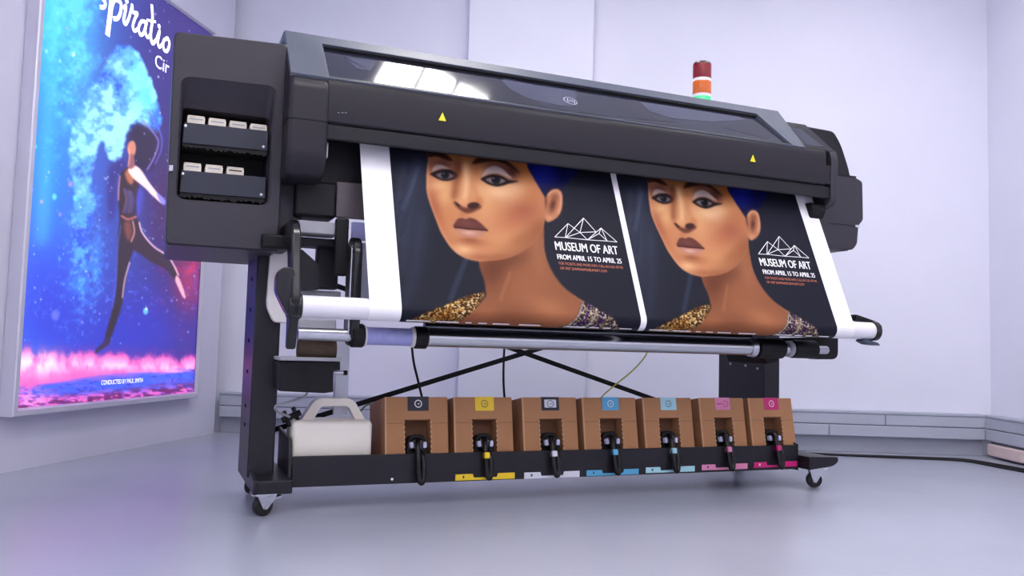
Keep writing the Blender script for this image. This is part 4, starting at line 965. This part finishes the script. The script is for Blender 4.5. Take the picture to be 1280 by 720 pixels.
# glow band above the stage and streaked stage floor
nb = pc.noise(10, 21, 4, 1.0, 2.0)
VT = V-.04*(U-20); V2 = V+.10*(U-20)
pc.put(np.clip((VT-426+20*(nb-.5))/22, 0, 1), (150, 40, 150), .7)
pc.put(np.clip((VT-435+18*(nb-.5))/9, 0, 1), (236, 92, 186))
pc.put(np.clip(1-np.abs(VT-452-.0*U)/14, 0, 1)*np.clip((nb-.25)*2.4, 0, 1), (255, 206, 240), .9); pc.put(pc.blob(46, 456, 34, 16)*np.clip(nb*1.8, 0, 1), (255, 228, 248), .9)
ns = pc.noise(10, 31, 4, 3.2, .5); ns2 = pc.noise(5, 41, 3, 2.2, .6); ns3 = pc.noise(3, 47, 2, 1.8, .7)
lo = np.clip((V2-482+8*(ns-.5))/6, 0, 1)
pc.put(lo*np.clip((ns2-.30)*4, 0, 1), (78, 70, 222), .95)
pc.put(pc.poly([(40, 486), (80, 477), (140, 468), (200, 466), (248, 468), (248, 484), (190, 488), (120, 492), (60, 495)], 4, 1.5)*np.clip(.4+1.1*ns, 0, 1), (56, 92, 236), .95)
pc.put(lo*np.clip((ns3-.56)*6, 0, 1), (40, 36, 170), .7)
pc.put(np.clip((V2-496)/10, 0, 1)*np.clip((ns2-.38)*5, 0, 1), (104, 18, 92), .95); pc.put(np.clip((V2-496)/12, 0, 1)*np.clip((ns3-.52)*7, 0, 1), (236, 110, 200), .85)
pc.put(np.clip((V2-480)/8, 0, 1)*pc.blob(34, 500, 34, 18)*np.clip((ns3-.35)*3, 0, 1), (248, 150, 226), .9)
# bokeh and specks
r_ = random.Random(11)
for _ in range(420):
    u, v = r_.uniform(20, 250), r_.uniform(-170, 432); s = r_.choice((.6, .7, .8, 1.0, 1.4)); c = r_.choice(((190, 220, 255), (230, 230, 255), (120, 200, 255), (220, 160, 240)))
    i0, i1 = int((v-8-pc.v0)*2), int((v+8-pc.v0)*2); j0, j1 = int((u-8-pc.u0)*2), int((u+8-pc.u0)*2)
    i0, j0 = max(i0, 0), max(j0, 0); sub_ = np.exp(-(((pc.uu[i0:i1, j0:j1]-u)/(s*.8))**2+((pc.vv[i0:i1, j0:j1]-v)/s)**2))*r_.uniform(.5, .95)
    pc.img[i0:i1, j0:j1] += (np.array(c, float)-pc.img[i0:i1, j0:j1])*sub_[..., None]
for u, v, s, c in ((58, 64, 3, (150, 230, 255)), (92, 68, 3, (230, 250, 255)), (75, 76, 2.4, (160, 220, 255)), (86, 152, 3.2, (150, 190, 250)), (68, 246, 4.2, (110, 230, 235)), (94, 248, 4, (90, 220, 240)), (88, 230, 4, (190, 140, 220)), (52, 252, 2.6, (230, 160, 180)), (45, 183, 2.6, (70, 220, 255)), (75, 268, 3.2, (150, 130, 230)), (69, 394, 7, (110, 120, 235)), (182, 389, 4.5, (110, 226, 230)), (183, 386, 2, (240, 250, 250)), (198, 96, 1.6, (240, 240, 255))):
    m = pc.blob(u, v, s*.75, s, 0, 2.5); pc.put(m, c, .75)
# the dancer
sk = lambda pts, c, a=1., bl=.6: pc.put(pc.poly(pts, 4, bl), c, a)
sk([(150, 218), (156, 211), (165, 207), (173, 211), (176, 222), (173, 238), (171, 252), (172, 268), (174, 284), (160, 290), (150, 284), (149, 266), (147.5, 248), (149, 232)], (44, 20, 44))
sk([(156, 216), (163, 210), (168, 216), (166, 230), (160, 228)], (206, 120, 78), .8, 1.2)
for k_ in range(4): pc.put(pc.line([(155+k_*3, 236+k_), (158+k_*3, 250), (154+k_*3.4, 266)], 1.6, .6), (84, 92, 210) if k_ % 2 else (150, 110, 150), .75)
sk([(172, 236), (179, 240), (176, 262), (171, 276), (170, 256)], (70, 70, 200), .7, 1.5)
sk([(160, 212), (168, 207), (176, 212), (186, 227), (196, 240), (206, 251), (203, 255), (192, 246), (180, 234), (170, 226), (164, 220)], (244, 214, 214))
sk([(196, 241), (207, 250), (206, 257), (200, 252)], (110, 110, 230), .8)
sk([(159, 184), (162, 177), (168, 177), (170, 186), (168, 194), (163, 196), (160, 191)], (206, 128, 108)); sk([(161, 194), (167, 194), (168, 208), (161, 210)], (150, 84, 92))
sk([(149, 280), (160, 276), (173, 280), (171, 300), (166, 314), (161, 331), (157, 355), (152.5, 381), (145, 404), (138, 423), (131.5, 422), (139, 392), (145, 364), (146, 335), (147, 312)], (40, 22, 44))
sk([(137.5, 424), (136.5, 430), (127, 437), (119, 442), (121, 436), (129, 428), (132, 422)], (52, 28, 70))
sk([(166, 280), (174, 281), (178, 292), (192, 309), (209, 320), (216, 331), (223, 345), (219, 350), (206, 336), (190, 328), (176, 318), (164, 308)], (46, 20, 48))
sk([(221, 344), (226, 352), (232, 371), (229, 372), (222, 358), (219, 350)], (226, 170, 190))
sk([(155, 279), (162, 277), (165, 290), (161, 302), (157, 294)], (150, 72, 56), .7, 1.6); pc.put(pc.line([(152, 270), (160, 274), (170, 271)], 2.2, .6), (236, 130, 110), .8)
pc.put(pc.line([(174, 278), (178, 291), (192, 308), (209, 319.5), (217, 331), (223, 344)], 1.8, .4), (255, 214, 224), .95)
pc.put(pc.line([(162, 328), (156, 350), (153, 372)], 1.6, .4), (240, 200, 230), .9); pc.put(pc.line([(150, 220), (148.5, 235), (148, 250)], 1.4, .4), (236, 170, 180), .9)
pc.put(pc.line([(166, 276), (168, 290), (164, 302)], 1.5, .5), (250, 190, 170), .9); pc.put(pc.line([(151, 282), (147, 312), (146, 340), (141, 385)], 1.2, .5), (90, 100, 220), .8)
pc.put(pc.line([(161, 186), (162, 196), (160, 208)], 1.3, .4), (250, 190, 180), .8)
ssn = np.linspace(S0+fw, S1-fw, 330); zzn = np.linspace(Z1-fw, Z0+fw, 500)
PP = np.zeros((500, 330, 3)); base = (PO+PN*.0435)[None, None, :]+PT[None, None, :]*ssn[None, :, None]; PP[:] = base; PP[..., 2] = zzn[:, None]
u_, v_ = project(PP); rgb = pc.sample(u_, v_)
me = grid_mesh('backlit_print', PP-np.array(tot_off(LB)), rgb); me.materials.append(MATS['backlit_film'])
o = bpy.data.objects.new('backlit_print', me); COL.objects.link(o); o.parent = LB; o['label'] = 'dancer print'
def on_poster(u, v):
    O = PO+PN*.0448; d = ray(u, v); return CAM+d*(((O-CAM)@PN)/(d@PN))
g_ = lambda a, b: on_poster(100+a/5.54, b/5.54)
strokes = [([(100, -80), (135, -60), (150, -20), (175, 20), (165, 50), (138, 48)], 24), ([(222, -30), (210, 90), (190, 248)], 40), ([(216, 60), (240, 0), (282, 20), (282, 80), (262, 125), (230, 130)], 26), ([(300, 60), (318, 40), (312, 90), (302, 140), (316, 166), (338, 130)], 24), ([(338, 130), (356, 60), (362, 35), (368, 85), (398, 92), (380, 130), (366, 180), (378, 214), (404, 196)], 22), ([(452, 150), (424, 150), (406, 195), (418, 240), (442, 225), (462, 150), (452, 215), (468, 258), (492, 235)], 23), ([(497, 30), (502, 130), (490, 240), (502, 300), (528, 276)], 26), ([(462, 138), (526, 152)], 16), ([(528, 276), (552, 212), (540, 290), (550, 326), (574, 300)], 22), ([(606, 262), (578, 286), (580, 340), (604, 352), (620, 300), (604, 258)], 24)]
bm = B()
for pts, wd_ in strokes:
    q = [g_(*p) for p in (crom(pts, 6) if len(pts) > 2 else pts)]; ribbon(bm, q, wd_*.00076*1.0, PN)
for (a, b) in ((324, 8), (548, 182)):
    c = np.array(g_(a, b)); bm.faces.new([bm.verts.new(tuple(c+PT*.013*math.cos(t)+np.array([0, 0, 1])*.011*math.sin(t))) for t in np.linspace(0, 2*math.pi, 13)[:-1]])
done('script_lettering', bm, 'glow_white', LB, smooth=False)
a, b, c = on_poster(193.5, 83), on_poster(211, 91), on_poster(194.5, 67)
bm = text_bm('Cir', a, PT, (0, 0, 1), float((b-a)@PT), c[2]-a[2], .0); done('subtitle_lettering', bm, 'glow_white', LB, smooth=False)
a, b, c = on_poster(126.5, 481.2), on_poster(178.5, 475.2), on_poster(126.5, 475.4)
bm = text_bm('CONDUCTED BY PAUL SMITH', a, PT, (0, 0, 1), float((b-a)@PT), c[2]-a[2], .0); done('credit_lettering', bm, 'glow_white', LB, smooth=False)
